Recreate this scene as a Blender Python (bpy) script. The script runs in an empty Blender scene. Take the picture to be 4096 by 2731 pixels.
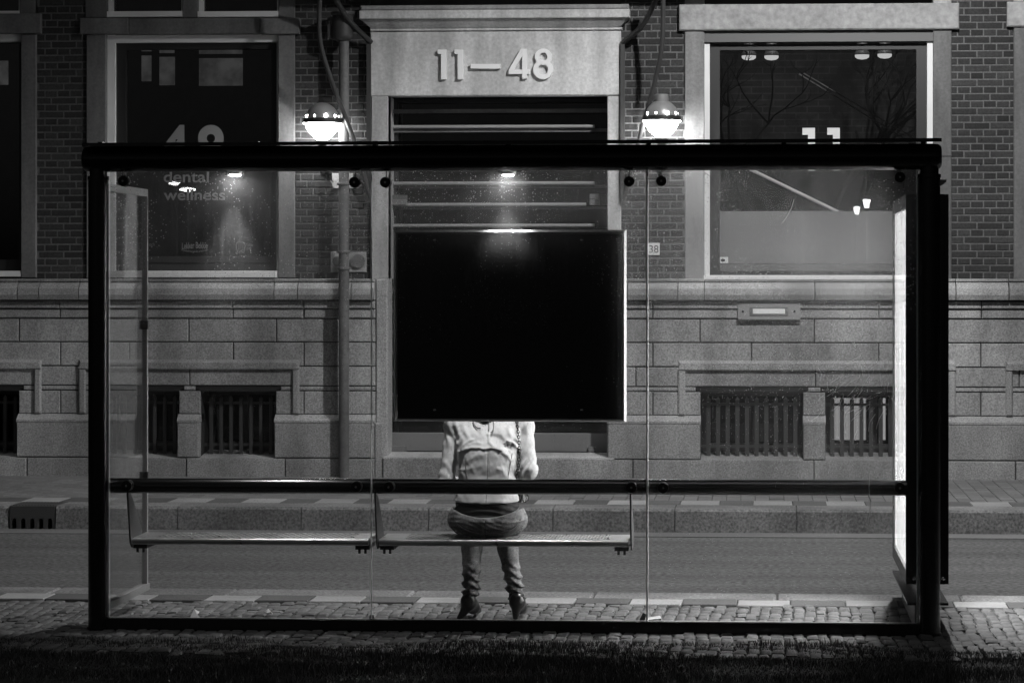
import bpy, bmesh, math, random
import numpy as np
from mathutils import Vector, Matrix
random.seed(7); rng = np.random.default_rng(7)
S = bpy.context.scene
COL = S.collection
# ------------------------------------------------------------------ camera model
F = 6331.0            # focal length in units of a 2352 px wide picture
CX, HY = 1365.0, 640.0
PHI = math.radians(-3.4)
EYE = 1.73
FW = (math.sin(PHI), math.cos(PHI)); RT = (math.cos(PHI), -math.sin(PHI))
def P(px, py, Y):
    u = (px-CX)/F; v = (HY-py)/F
    t = Y/(FW[1]+RT[1]*u)
    return (t*(FW[0]+RT[0]*u), EYE+t*v)
def X(px, Y): return P(px, 640, Y)[0]
def Z(py, Y, px=1176): return P(px, py, Y)[1]
def R(px0, py0, px1, py1, Y):
    m = (px0+px1)/2
    return X(px0, Y), X(px1, Y), Z(py1, Y, m), Z(py0, Y, m)
def G(px, py, z=0.0):
    """ground point at height z seen at a pixel"""
    u = (px-CX)/F; v = (HY-py)/F
    t = (z-EYE)/v
    return (t*(FW[0]+RT[0]*u), t*(FW[1]+RT[1]*u), z)
BY = 23.0   # brick face of the office building
SY = 13.5   # back glass of the shelter

# ------------------------------------------------------------------ materials
def newmat(name):
    m = bpy.data.materials.new(name); m.use_nodes = True
    nt = m.node_tree; nt.nodes.clear()
    o = nt.nodes.new('ShaderNodeOutputMaterial')
    return m, nt, o
def N(nt, t, **kw):
    n = nt.nodes.new(t)
    for k, v in kw.items():
        if k.startswith('i_'):
            n.inputs[k[2:].replace('_', ' ')].default_value = v
        else: setattr(n, k, v)
    return n
def g4(v): return (v, v, v, 1)
def math_(nt, op, a, b=None, clamp=False):
    n = nt.nodes.new('ShaderNodeMath'); n.operation = op; n.use_clamp = clamp
    for i, q in enumerate((a, b)):
        if q is None: continue
        if isinstance(q, (int, float)): n.inputs[i].default_value = q
        else: nt.links.new(q, n.inputs[i])
    return n.outputs[0]
def maprange(nt, s, a, b, c, d):
    n = nt.nodes.new('ShaderNodeMapRange')
    nt.links.new(s, n.inputs[0])
    for i, q in enumerate((a, b, c, d)): n.inputs[i+1].default_value = q
    return n.outputs[0]
def noise(nt, scale, detail=3, rough=.55, stretch=None):
    tc = nt.nodes.new('ShaderNodeTexCoord'); src = tc.outputs['Object']
    if stretch:
        mp = nt.nodes.new('ShaderNodeMapping'); mp.inputs['Scale'].default_value = stretch
        nt.links.new(src, mp.inputs['Vector']); src = mp.outputs[0]
    n = N(nt, 'ShaderNodeTexNoise'); n.inputs['Scale'].default_value = scale
    n.inputs['Detail'].default_value = detail; n.inputs['Roughness'].default_value = rough
    nt.links.new(src, n.inputs['Vector'])
    return n.outputs['Fac']
def M(name, v, rough=.7, metal=0.0, fine=(80, .0), big=(2.0, .0), tone=False, bump=0.0, bscale=60, stretch=None, spec=.5, coat=0):
    m, nt, o = newmat(name)
    b = N(nt, 'ShaderNodeBsdfPrincipled')
    b.inputs['Metallic'].default_value = metal; b.inputs['Roughness'].default_value = rough
    b.inputs['Specular IOR Level'].default_value = spec
    b.inputs['Coat Weight'].default_value = coat
    val = None
    def mul(x):
        nonlocal val
        val = x if val is None else math_(nt, 'MULTIPLY', val, x)
    if fine[1]: mul(maprange(nt, noise(nt, fine[0], 2, .6), .3, .7, 1-fine[1], 1+fine[1]))
    if big[1]: mul(maprange(nt, noise(nt, big[0], 4, .6, stretch), .3, .7, 1-big[1], 1+big[1]))
    if tone:
        a = N(nt, 'ShaderNodeAttribute', attribute_name='tone'); mul(a.outputs['Fac'])
    if val is None: b.inputs['Base Color'].default_value = g4(v)
    else:
        val = math_(nt, 'MULTIPLY', val, v, True)
        c = N(nt, 'ShaderNodeCombineColor')
        for i in range(3): nt.links.new(val, c.inputs[i])
        nt.links.new(c.outputs[0], b.inputs['Base Color'])
        if rough < .6:
            r = maprange(nt, noise(nt, 9, 4), .3, .7, rough*.75, min(1, rough*1.3)); nt.links.new(r, b.inputs['Roughness'])
    if bump:
        bp = N(nt, 'ShaderNodeBump'); bp.inputs['Strength'].default_value = bump; bp.inputs['Distance'].default_value = .01
        nt.links.new(noise(nt, bscale, 4, .65), bp.inputs['Height']); nt.links.new(bp.outputs[0], b.inputs['Normal'])
    nt.links.new(b.outputs[0], o.inputs[0])
    return m
def EM(name, s, streak=None):
    m, nt, o = newmat(name)
    e = N(nt, 'ShaderNodeEmission'); e.inputs[0].default_value = (1, 1, 1, 1); e.inputs[1].default_value = s
    if streak:
        v = maprange(nt, noise(nt, streak[0], 3, .6, streak[1]), .35, .65, streak[2], 1)
        v = math_(nt, 'MULTIPLY', v, s); nt.links.new(v, e.inputs[1])
    nt.links.new(e.outputs[0], o.inputs[0]); return m
def GLASS(name, dust=0.0, speck=0.0, ior=1.5, tint=.97, rough=0.0, top=0.0):
    m, nt, o = newmat(name)
    tr = N(nt, 'ShaderNodeBsdfTransparent'); tr.inputs[0].default_value = g4(tint)
    gl = N(nt, 'ShaderNodeBsdfGlossy'); gl.inputs['Roughness'].default_value = rough
    fr = N(nt, 'ShaderNodeFresnel')
    ge = N(nt, 'ShaderNodeNewGeometry'); nt.links.new(maprange(nt, ge.outputs['Backfacing'], 0, 1, ior, 1/ior), fr.inputs[0])
    mx = N(nt, 'ShaderNodeMixShader')
    nt.links.new(fr.outputs[0], mx.inputs[0]); nt.links.new(tr.outputs[0], mx.inputs[1]); nt.links.new(gl.outputs[0], mx.inputs[2])
    out = mx.outputs[0]
    if dust or speck:
        d = maprange(nt, noise(nt, 3.0, 4, .6), .3, .75, dust*.5, dust*1.6)
        st = maprange(nt, noise(nt, 6.0, 4, .6, (6, 6, .5)), .5, .8, 0, dust*1.2)
        d = math_(nt, 'ADD', d, st); haze = d
        tc = N(nt, 'ShaderNodeTexCoord')
        for sc, rad, frac in ((85, .24, .55), (40, .13, .8)):
            vo = N(nt, 'ShaderNodeTexVoronoi'); vo.inputs['Scale'].default_value = sc
            nt.links.new(tc.outputs['Object'], vo.inputs['Vector'])
            a = math_(nt, 'LESS_THAN', vo.outputs['Distance'], rad)
            sp = N(nt, 'ShaderNodeSeparateColor'); nt.links.new(vo.outputs['Color'], sp.inputs[0])
            b = math_(nt, 'GREATER_THAN', sp.outputs[0], frac)
            q = math_(nt, 'MULTIPLY', math_(nt, 'MULTIPLY', a, b), speck)
            q = math_(nt, 'MULTIPLY', q, sp.outputs[1])
            sz_ = N(nt, 'ShaderNodeSeparateXYZ'); nt.links.new(tc.outputs['Object'], sz_.inputs[0])
            q = math_(nt, 'MULTIPLY', q, maprange(nt, sz_.outputs[2], .7, 1.7, .28, 1))
            q = math_(nt, 'MULTIPLY', q, maprange(nt, noise(nt, 2.2, 3), .35, .65, .25, 1.2))
            d = math_(nt, 'ADD', d, q, True)
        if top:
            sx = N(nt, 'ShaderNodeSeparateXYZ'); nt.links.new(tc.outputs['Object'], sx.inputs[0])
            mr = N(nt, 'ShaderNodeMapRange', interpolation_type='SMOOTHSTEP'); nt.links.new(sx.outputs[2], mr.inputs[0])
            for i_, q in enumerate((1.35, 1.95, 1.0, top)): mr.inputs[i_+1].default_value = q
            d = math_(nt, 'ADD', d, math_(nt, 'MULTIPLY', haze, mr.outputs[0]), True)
        df = N(nt, 'ShaderNodeBsdfDiffuse'); df.inputs[0].default_value = g4(.8)
        tl = N(nt, 'ShaderNodeBsdfTranslucent'); tl.inputs[0].default_value = g4(.8)
        m2 = N(nt, 'ShaderNodeMixShader'); m2.inputs[0].default_value = .6
        nt.links.new(df.outputs[0], m2.inputs[1]); nt.links.new(tl.outputs[0], m2.inputs[2])
        m3 = N(nt, 'ShaderNodeMixShader'); nt.links.new(d, m3.inputs[0])
        nt.links.new(out, m3.inputs[1]); nt.links.new(m2.outputs[0], m3.inputs[2]); out = m3.outputs[0]
    nt.links.new(out, o.inputs[0]); return m

m_brick = M('brick', .030, .85, tone=True, fine=(45, .35), big=(1.6, .4), bump=.5, bscale=90)
m_mortar = M('mortar', .13, .95, fine=(70, .25), big=(1.5, .2))
m_granite = M('granite', .305, .8, tone=True, fine=(90, .40), big=(1.5, .40), stretch=(1.5, 1, .5), bump=.35, bscale=110)
m_pale = M('sandstone', .34, .85, tone=True, fine=(45, .14), big=(1.8, .34), stretch=(2.4, 1, .45), bump=.15, bscale=60)
m_rough = M('rough_sandstone', .34, .9, tone=True, fine=(16, .22), big=(2.5, .15), bump=.6, bscale=26)
m_joint = M('dark_joint', .02, .95)
m_white = M('white_paint', .72, .5, big=(1.5, .1))
m_greyframe = M('grey_frame_paint', .10, .5)
m_dark = M('dark_frame_paint', .018, .45)
m_room = M('dark_room_wall', .005, .9, big=(1.6, .95), fine=(7, .5))  # wall mottling painted in place of tree reflections in the window
m_roompan = M('room_panel', .20, .9)
m_pane = GLASS('window_glass', 0, 0); m_hazepane = GLASS('painted_haze_glass', .003, 0)  # second glass: mottled veil painted for reflections on the right pane
m_film = M('frosted_film', .21, .6, big=(1.0, .12))
m_letter = M('vinyl_letter', .17, .6)
m_letterwhite = M('white_vinyl', .6, .6)
m_letterdim = M('faint_vinyl', .16, .6)
m_numeral = M('numeral_metal', .88, .5)
m_iron = M('black_iron', .025, .45)
m_ironlight = M('painted_iron', .045, .5)
m_pipe = M('zinc_pipe', .125, .6, big=(5, .3), fine=(40, .1))
m_tube = M('gate_tube', .30, .45)
m_lampcap = M('lamp_cap', .30, .36, metal=.3)
m_black = M('shelter_paint', .012, .26, spec=.5)
m_black2 = M('gasket_rubber', .008, .6)
m_steel = M('brushed_steel', .50, .33, metal=1.0, big=(5, .12))
m_alu = M('aluminium_frame', .42, .42, metal=.75)
m_panel = M('board_back', .012, .28)
m_chrome = M('chrome', .8, .12, metal=1.0)
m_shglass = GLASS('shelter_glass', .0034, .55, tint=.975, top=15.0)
m_sideglass = GLASS('side_glass', .02, .12, tint=.96)
m_edge = M('glass_edge', .95, .4)
m_galv = M('grey_painted_rail', .22, .5)
m_asphalt = M('asphalt', .106, .9, fine=(30, .6), big=(1.6, .26), stretch=(.16, 1.6, 1), bump=.5, bscale=130)
m_kerb = M('kerb_granite', .185, .85, tone=True, fine=(55, .5), big=(2.5, .35), bump=.4, bscale=90)
m_paver = M('paver', .165, .9, tone=True, fine=(60, .15), big=(1, .15))
m_blockw = M('white_block', .30, .85, tone=True, fine=(60, .12), big=(3, .15))
m_blockg = M('grey_block', .095, .9, tone=True, fine=(60, .15), big=(3, .15))
m_sett = M('sett', .112, .75, tone=True, fine=(45, .2), big=(5, .25), bump=.5, bscale=45)
m_sand = M('joint_sand', .06, .95, fine=(60, .3))
m_soil = M('lawn_soil', .02, 1.0, fine=(30, .4))
m_grass = M('grass_blade', .085, .6, tone=True, spec=.25)
m_jacket = M('pale_jacket', .68, .62, fine=(260, .04), big=(7, .06), bump=.12, bscale=40)
m_seam = M('jacket_seam', .16, .7)
m_jeans = M('faded_denim', .19, .85, tone=False, fine=(150, .35), big=(14, .55), bump=.2, bscale=150)
m_shirt = M('black_top', .012, .7, bump=.3, bscale=14)
m_shoe = M('black_leather', .022, .3)
m_skin = M('skin', .38, .5)
m_hair = M('dark_hair', .03, .45)
m_castiron = M('cast_iron', .055, .6, bump=.3, bscale=40)
m_hole = M('drain_hole', .004, 1)
m_paper = M('paper', .65, .8)
m_globe = EM('lit_globe', 58)
m_lens = EM('downlight_lens', 130)
m_poster = EM('lit_poster', 17, (2.2, (.2, 5, .25), .35))
m_dimlamp = EM('ceiling_lamp_glow', .55)
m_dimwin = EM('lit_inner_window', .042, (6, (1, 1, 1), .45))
m_litbase = EM('lit_basement_window', .34)
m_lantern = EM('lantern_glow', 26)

# ------------------------------------------------------------------ object helpers
def tag(o, label=None, cat=None, group=None, kind=None):
    if label: o['label'] = label
    if cat: o['category'] = cat
    if group: o['group'] = group
    if kind: o['kind'] = kind
    return o
def thing(name, loc, label, cat, group=None):
    o = bpy.data.objects.new(name, None); o.location = loc; o.empty_display_size = .2
    COL.objects.link(o); return tag(o, label, cat, group)
WL = {}
def wloc(o):
    p = Vector((0, 0, 0))
    while o is not None: p = p+o.location; o = o.parent
    return p
class MB:
    def __init__(s): s.v = []; s.f = []; s.t = []; s.groups = []
    def add(s, v, f, tone=1.0):
        n = len(s.v); s.v += [tuple(map(float, q)) for q in v]
        f0 = len(s.f)
        for q in f: s.f.append(tuple(n+i for i in q)); s.t.append(tone)
        s.groups.append((n, len(s.v), f0, len(s.f)))
        return s
    def box(s, x0, x1, y0, y1, z0, z1, tone=1.0):
        v = [(x, y, z) for z in (z0, z1) for y in (y0, y1) for x in (x0, x1)]
        return s.add(v, [(0, 2, 3, 1), (4, 5, 7, 6), (0, 1, 5, 4), (2, 6, 7, 3), (0, 4, 6, 2), (1, 3, 7, 5)], tone)
    def fbox(s, x0, x1, y0, y1, z0, z1, c=.004, tone=1.0):
        """box with a chamfered front (facing -Y)"""
        c = min(c, (x1-x0)*.3, (z1-z0)*.3, (y1-y0)*.6)
        v = [(x0, y1, z0), (x1, y1, z0), (x1, y1, z1), (x0, y1, z1),
             (x0, y0+c, z0), (x1, y0+c, z0), (x1, y0+c, z1), (x0, y0+c, z1),
             (x0+c, y0, z0+c), (x1-c, y0, z0+c), (x1-c, y0, z1-c), (x0+c, y0, z1-c)]
        f = [(0, 3, 2, 1), (0, 1, 5, 4), (1, 2, 6, 5), (2, 3, 7, 6), (3, 0, 4, 7),
             (4, 5, 9, 8), (5, 6, 10, 9), (6, 7, 11, 10), (7, 4, 8, 11), (8, 9, 10, 11)]
        return s.add(v, f, tone)
    def tbox(s, x0, x1, y0, y1, z0, z1, c=.006, tone=1.0):
        """box with a chamfered top"""
        c = min(c, (x1-x0)*.3, (y1-y0)*.3)
        v = [(x0, y0, z0), (x1, y0, z0), (x1, y1, z0), (x0, y1, z0),
             (x0, y0, z1-c), (x1, y0, z1-c), (x1, y1, z1-c), (x0, y1, z1-c),
             (x0+c, y0+c, z1), (x1-c, y0+c, z1), (x1-c, y1-c, z1), (x0+c, y1-c, z1)]
        f = [(0, 3, 2, 1), (0, 1, 5, 4), (1, 2, 6, 5), (2, 3, 7, 6), (3, 0, 4, 7),
             (4, 5, 9, 8), (5, 6, 10, 9), (6, 7, 11, 10), (7, 4, 8, 11), (8, 9, 10, 11)]
        return s.add(v, f, tone)
    def tube(s, pts, r, n=12, cap=True, tone=1.0):
        pts = [Vector(p) for p in pts]; m = len(pts)
        rs = r if isinstance(r, (list, tuple)) else [r]*m
        V = []; ref = None
        for i, p in enumerate(pts):
            d = (pts[min(i+1, m-1)]-pts[max(i-1, 0)]).normalized()
            if ref is None:
                ref = Vector((0, 0, 1)) if abs(d.z) < .9 else Vector((0, 1, 0))
            a = (ref-d*ref.dot(d)).normalized(); b = d.cross(a); ref = a
            for k in range(n):
                t = 2*math.pi*k/n; V.append(p+(a*math.cos(t)+b*math.sin(t))*rs[i])
        Fc = [(i*n+k, i*n+(k+1) % n, (i+1)*n+(k+1) % n, (i+1)*n+k) for i in range(m-1) for k in range(n)]
        if cap: Fc += [tuple(reversed(range(n))), tuple((m-1)*n+k for k in range(n))]
        return s.add(V, Fc, tone)
    def lathe(s, prof, c, axis='Z', n=24, tone=1.0, cap=True):
        V = []
        for (r, h) in prof:
            for k in range(n):
                t = 2*math.pi*k/n; a, b = r*math.cos(t), r*math.sin(t)
                V.append({'Z': (c[0]+a, c[1]+b, c[2]+h), 'Y': (c[0]+b, c[1]+h, c[2]+a), 'X': (c[0]+h, c[1]+a, c[2]+b)}[axis])
        m = len(prof)
        Fc = [(i*n+k, i*n+(k+1) % n, (i+1)*n+(k+1) % n, (i+1)*n+k) for i in range(m-1) for k in range(n)]
        if cap: Fc += [tuple(reversed(range(n))), tuple((m-1)*n+k for k in range(n))]
        return s.add(V, Fc, tone)
    def poly(s, pts, y0, y1, tone=1.0):
        """outline in (x,z), counter-clockwise seen from -Y, extruded y0 (front) to y1"""
        n = len(pts)
        a = sum(pts[i][0]*pts[(i+1) % n][1]-pts[(i+1) % n][0]*pts[i][1] for i in range(n))
        if a < 0: pts = list(reversed(pts))
        V = [(x, y0, z) for x, z in pts]+[(x, y1, z) for x, z in pts]
        Fc = [tuple(range(n)), tuple(reversed(range(n, 2*n)))]+[(i+n, (i+1) % n+n, (i+1) % n, i) for i in range(n)]
        return s.add(V, Fc, tone)
    def ring(s, c, ro, ri, y0, y1, n=32, tone=1.0):
        V = []
        for y in (y0, y1):
            for (a, b) in (ro, ri):
                for k in range(n):
                    t = 2*math.pi*k/n; V.append((c[0]+a*math.cos(t), y, c[1]+b*math.sin(t)))
        Fc = []
        for k in range(n):
            q = (k+1) % n
            Fc += [(k, q, n+q, n+k), (2*n+k, 3*n+k, 3*n+q, 2*n+q), (k, 2*n+k, 2*n+q, q), (n+k, n+q, 3*n+q, 3*n+k)]
        return s.add(V, Fc, tone)
    def build(s, name, mat, parent=None, smooth=False, fix=True):
        me = bpy.data.meshes.new(name)
        off = wloc(parent) if parent is not None else Vector((0, 0, 0))
        me.from_pydata([(a-off.x, b-off.y, c-off.z) for a, b, c in s.v], [], s.f)
        if any(t != 1.0 for t in s.t) or True:
            at = me.attributes.new('tone', 'FLOAT', 'FACE'); at.data.foreach_set('value', s.t)
        if fix:
            bm = bmesh.new(); bm.from_mesh(me); bmesh.ops.recalc_face_normals(bm, faces=bm.faces); bm.to_mesh(me); bm.free()
        if smooth:
            me.polygons.foreach_set('use_smooth', [True]*len(me.polygons))
            me.set_sharp_from_angle(angle=math.radians(42))
        me.materials.append(mat)
        o = bpy.data.objects.new(name, me); COL.objects.link(o)
        if parent is not None: o.parent = parent
        return o
def buildall(mb, name, mat, parent=None, smooth=False):
    for (v0, v1, f0, f1) in mb.groups:
        q = MB(); q.v = mb.v[v0:v1]; q.f = [tuple(i-v0 for i in fc) for fc in mb.f[f0:f1]]; q.t = mb.t[f0:f1]
        q.build(name, mat, parent, smooth)
def struct(o): o['kind'] = 'structure'; return o
def copy_tree(o, parent=None):
    c = o.copy(); COL.objects.link(c)
    if parent is not None: c.parent = parent
    for ch in [q for q in list(bpy.data.objects) if q.parent == o]: copy_tree(ch, c)
    return c
def text_poly(txt, size, bold=0.0, depth=.002, align='LEFT', spacing=1.0):
    cu = bpy.data.curves.new('lettering', 'FONT'); cu.body = txt; cu.size = size
    cu.offset = bold; cu.extrude = depth; cu.align_x = align; cu.space_character = spacing
    ob = bpy.data.objects.new('lettering', cu); COL.objects.link(ob)
    dg = bpy.context.evaluated_depsgraph_get(); dg.update()
    me = bpy.data.meshes.new_from_object(ob.evaluated_get(dg))
    V = [tuple(v.co) for v in me.vertices]; Fc = [tuple(p.vertices) for p in me.polygons]
    bpy.data.objects.remove(ob); bpy.data.curves.remove(cu); bpy.data.meshes.remove(me)
    return V, Fc
def put_text(mb, txt, x, y, z, width=None, height=None, bold=0.0, align='LEFT', arc=0.0, slope=0.0):
    V, Fc = text_poly(txt, 1.0, bold, .004, align)
    xs = [v[0] for v in V]; zs = [v[1] for v in V]
    w = max(xs)-min(xs); h = max(zs)-min(zs)
    sx = width/w if width else None; sz = height/h if height else sx
    if sx is None: sx = sz
    x0 = min(xs)
    out = []
    for a, b, c in V:
        q = (a-x0)*sx
        out.append((x+q, y-.0015+(.0005 if c < 0 else -.0005), z+b*sz+arc*((q/(w*sx)-.5)**2)+slope*q))
    mb.add(out, Fc)

# ================================================================== OFFICE BUILDING
bld = thing('office_building', (X(1176, BY), BY, 0.07),
            'dark brick office with granite base, tall windows and gated entrance numbered 11-48', 'building')
PZ = .073             # far pavement height
# ---- granite base -----------------------------------------------------------
gz = lambda py: Z(py, BY, 450)
z_base = PZ-.02
zc = dict(plinth=gz(968), cap=gz(950), c4=gz(896), c3=gz(840), c2=gz(785), c1=gz(731), m2=gz(709), m1=gz(690), sill=gz(640))
XL, XR = X(-420, BY), X(2900, BY)
def tn(): return float(rng.uniform(.86, 1.12))
gr = MB()
J = .008
def course(x0, x1, z0, z1, joints, yf, c=.006):
    xs = [x0]+[j for j in joints if x0+.04 < j < x1-.04]+[x1]
    for a, b in zip(xs[:-1], xs[1:]):
        gr.fbox(a+J/2, b-J/2, yf, BY+.09, z0+J/2, z1-J/2, c, tn())
jx = lambda L: [X(p, BY) for p in L]
# openings of the basement windows (pixel spans)
opens = [(-130, 46), (241, 413), (463, 635), (1610, 1844), (1896, 2130), (2372, 2560)]
oz_top, oz_bot = gz(896), gz(1046); zslot = gz(885)
groups = [(-310, 99), (185, 690), (1558, 2194), (2308, 2800)]
door_px = (893, 1395)
segs = [(-420, 865), (1397, 2900)]
for (a, b) in segs:
    gr = MB()
    xa, xb = X(a, BY), X(b, BY)
    # cut courses round the basement windows
    def cut(z0, z1, joints, yf, grow=0):
        holes = [(X(p, BY)-grow, X(q, BY)+grow) for p, q in opens]
        edges = [xa]; 
        for h0, h1 in holes:
            if xa < h0 < xb or xa < h1 < xb: edges += [max(h0, xa), min(h1, xb)]
        edges.append(xb)
        for i in range(0, len(edges)-1, 2):
            if edges[i+1]-edges[i] > .03: course(edges[i], edges[i+1], z0, z1, joints, yf)
    course(xa, xb, zc['c2'], zc['c1'], jx([-180, 47, 436, 637, 790, 1608, 1870, 2140, 2380, 2600]), BY-.05)
    course(xa, xb, zc['c3'], zc['c2'], jx([-160, 142, 300, 538, 700, 800, 1500, 1726, 2018, 2252, 2500]), BY-.05)
    course(xa, xb, zslot, zc['c3'], jx([-60, 438, 800, 1461, 1873, 2340, 2480]), BY-.05); cut(zc['c4'], zslot-.0, [], BY-.05, X(646, BY)-X(635, BY)); xs_ = [(X(p, BY)-.045, X(q, BY)+.045) for p, q in opens if (p < 900) == (a < 900)]; [gr.fbox(p+.002, q-.002, BY+.02, BY+.09, zc['c4']-.004, zslot-.003, .004, 1.15) for p, q in xs_]
    cut(zc['cap'], zc['c4']-.0, jx([142, 700, 800, 1500, 2252]), BY-.05)
    # sloped plinth cap and plinth blocks
    holes = [(X(p, BY), X(q, BY)) for p, q in opens]
    edges = [xa]
    for h0, h1 in holes:
        if xa < h0 < xb or xa < h1 < xb: edges += [max(h0, xa), min(h1, xb)]
    edges.append(xb)
    for i in range(0, len(edges)-1, 2):
        x0, x1 = edges[i], edges[i+1]
        if x1-x0 < .03: continue
        y0, y1 = BY-.12, BY-.05
        z0, z1 = zc['plinth'], zc['cap']
        v = [(x0, y0, z0), (x1, y0, z0), (x1, y0, z0+.02), (x0, y0, z0+.02), (x0, y1, z1), (x1, y1, z1), (x0, BY+.1, z0), (x1, BY+.1, z0), (x0, BY+.1, z1), (x1, BY+.1, z1)]
        gr.add(v, [(0, 1, 2, 3), (3, 2, 5, 4), (4, 5, 9, 8), (6, 8, 9, 7), (0, 3, 4, 8, 6), (1, 7, 9, 5, 2), (0, 6, 7, 1)], tn())
        course(x0, x1, oz_bot-.01, zc['plinth'], [], BY-.12)
    course(xa, xb, z_base, oz_bot-.01, jx([70, 434, 660, 1455, 1869, 2330]), BY-.12)
    # two moulded fillets
    course(xa, xb, zc['m2'], zc['m1'], jx([142, 538, 700, 800, 1500, 2018, 2253]), BY-.085, .008)
    course(xa, xb, zc['c1'], zc['m2'], jx([142, 538, 700, 800, 1500, 2018, 2253]), BY-.065, .008)
    # rounded sill course
    prof = [(BY-.05, zc['m1']+J), (BY-.135, zc['m1']+J), (BY-.15, zc['m1']+.05), (BY-.145, zc['m1']+.10), (BY-.12, zc['sill']-.05), (BY-.085, zc['sill']-.03),
            (BY-.085, zc['sill']-.022), (BY-.10, zc['sill']-.020), (BY-.10, zc['sill']-.004), (BY-.05, zc['sill']), (BY+.10, zc['sill']), (BY+.10, zc['m1']+J)]
    js = [xa]+[j for j in jx([-30, 50, 99, 190, 245, 636, 690, 785, 812, 1443, 1558, 1618, 1871, 2143, 2193, 2314, 2500]) if xa < j < xb]+[xb]
    for q0, q1 in zip(js[:-1], js[1:]):
        n = len(prof)
        v = [(q0+J/2, y, z) for y, z in prof]+[(q1-J/2, y, z) for y, z in prof]
        gr.add(v, [tuple(range(n)), tuple(reversed(range(n, 2*n)))]+[(i, i+n, (i+1) % n+n, (i+1) % n) for i in range(n)], tn())
    # hood frames over the basement windows
    for (a, b) in [g for g in groups if X(g[0], BY) > xa-3 and X(g[1], BY) < xb+3 and (g[0] < 900) == (a < 900)]:
      x0, x1 = X(a, BY), X(b, BY)
      zt, zb = gz(825), gz(846)
      y0, y1 = BY-.082, BY-.0505
      v = [(x0, y1, zb), (x1, y1, zb), (x1, y1, zt), (x0, y1, zt), (x0, y0, zb), (x1, y0, zb), (x1-.02, y0, zt-.025), (x0+.02, y0, zt-.025)]
      gr.add(v, [(4, 5, 6, 7), (0, 4, 7, 3), (5, 1, 2, 6), (7, 6, 2, 3), (0, 1, 5, 4)], tn())
      for (p, q) in ((x0, x0+.06), (x1-.06, x1)):
          gr.fbox(p, q, y0+.004, y1, zc['cap']+.003, zb-.003, .012, tn())
    gr.build('granite_base', m_granite, bld)
back = MB()
def wallback(px0, py0, px1, py1, y=BY+.012):
    x0, x1, z0, z1 = R(px0, py0, px1, py1, BY); back.box(x0, x1, y, y+.12, z0, z1)
# dark slab behind the joints of the granite
jb = MB()
for (a, b) in segs:
    xa, xb = X(a, BY), X(b, BY)
    jb.box(xa, xb, BY-.035, BY+.11, oz_top+.012, zc['sill']-.03)
    jb.box(xa, xb, BY-.10, BY+.11, z_base, oz_bot-.03)
    holes = [(X(p, BY), X(q, BY)) for p, q in opens]
    edges = [xa]
    for h0, h1 in holes:
        if xa < h0 < xb or xa < h1 < xb: edges += [max(h0, xa)-.01, min(h1, xb)+.01]
    edges.append(xb)
    for i in range(0, len(edges)-1, 2):
        if edges[i+1]-edges[i] > .03:
            jb.box(edges[i], edges[i+1], BY-.036, BY+.109, oz_bot-.031, oz_top+.013)
buildall(jb, 'joint_backing', m_joint, bld)

# ---- brick piers ---------------------------------------------------------------
br = MB(); mo = MB()
zb0 = zc['sill']; ZTOP = Z(-330, BY, 1176)
CH, HW = .0592, .1070
def pier(px0, px1, ztop=None, phase=0, zbot=None):
    br = MB(); mo = MB()
    x0, x1 = X(px0, BY), X(px1, BY); zt = ztop or ZTOP; zb = zbot or zb0
    mo.box(x0, x1, BY+.005, BY+.13, zb, zt)
    k = int(round((zb-zb0)/CH)); 
    while True:
        z0 = zb0+k*CH; z1 = z0+CH-.0112
        if z1 > zt: break
        if k % 2 == 0: w, off = HW, -.5*HW
        else: w, off = 2*HW, (0 if (k//2) % 2 else HW)
        a = x0+phase*HW+off-2*w
        while a < x1:
            b0, b1 = max(a, x0+.001), min(a+w-.0108, x1-.001)
            if b1-b0 > .018:
                jz = rng.normal(0, .0008); jy = abs(rng.normal(0, .0015))
                br.fbox(b0, b1, BY-.002+jy, BY+.03, z0+jz, z1+jz, .0035, float(np.clip(rng.normal(1, .24), .5, 1.7)))
            a += w
        k += 1
    br.build('brick_wall', m_brick, bld); mo.build('mortar_bed', m_mortar, bld)
pier(-420, -300); pier(85, 200, phase=.2); pier(678, 853, phase=.0); pier(1427, 1573, phase=.4); pier(2183, 2328, phase=.1); pier(2640, 2900)

# ---- pale stone dressings ------------------------------------------------------
st = MB(); ro = MB()
def stone(px0, py0, px1, py1, yf=BY-.03, mb=None, c=.006, t=None, yb=BY+.13):
    x0, x1, z0, z1 = R(px0, py0, px1, py1, BY)
    (mb or st).fbox(x0, x1, yf, yb, z0, z1, c, t or float(rng.uniform(.93, 1.05)))
LT = .42   # left bay's stone tone lowered to carry the dimmer light there
for (a, b) in ((-300, -265), (50, 85), (200, 245), (640, 678)):
    stone(a, 80, b, 638, t=LT*float(rng.uniform(.95, 1.05)))
stone(-330, 34, 97, 79, BY-.06, t=LT*.9); stone(187, 43, 298, 79.5, BY-.061, t=LT*.9); stone(298.3, 43.5, 600, 79.5, BY-.05, t=LT*.8); stone(600.3, 43, 690, 80, BY-.06, t=LT)
for (a, b) in ((46, 82), (197, 247), (420, 455), (640, 678), (-300, -260)):
    stone(a, -330, b, 42.6, BY-.02, t=LT*.85)
for (a, b) in ((1573, 1618), (2143, 2185)):
    w_ = .62 if a < 2000 else .42
    stone(a, 72, b, 360, t=w_); stone(a, 360.6, b, 641, t=w_*.95)
stone(2328, 62, 2385, 641, t=.37); stone(2590, 62, 2640, 641)
stone(1560, 10.5, 2202, 70, BY-.06, ro, .01); stone(2312, 5, 2660, 62, BY-.06, ro, .01)
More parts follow.
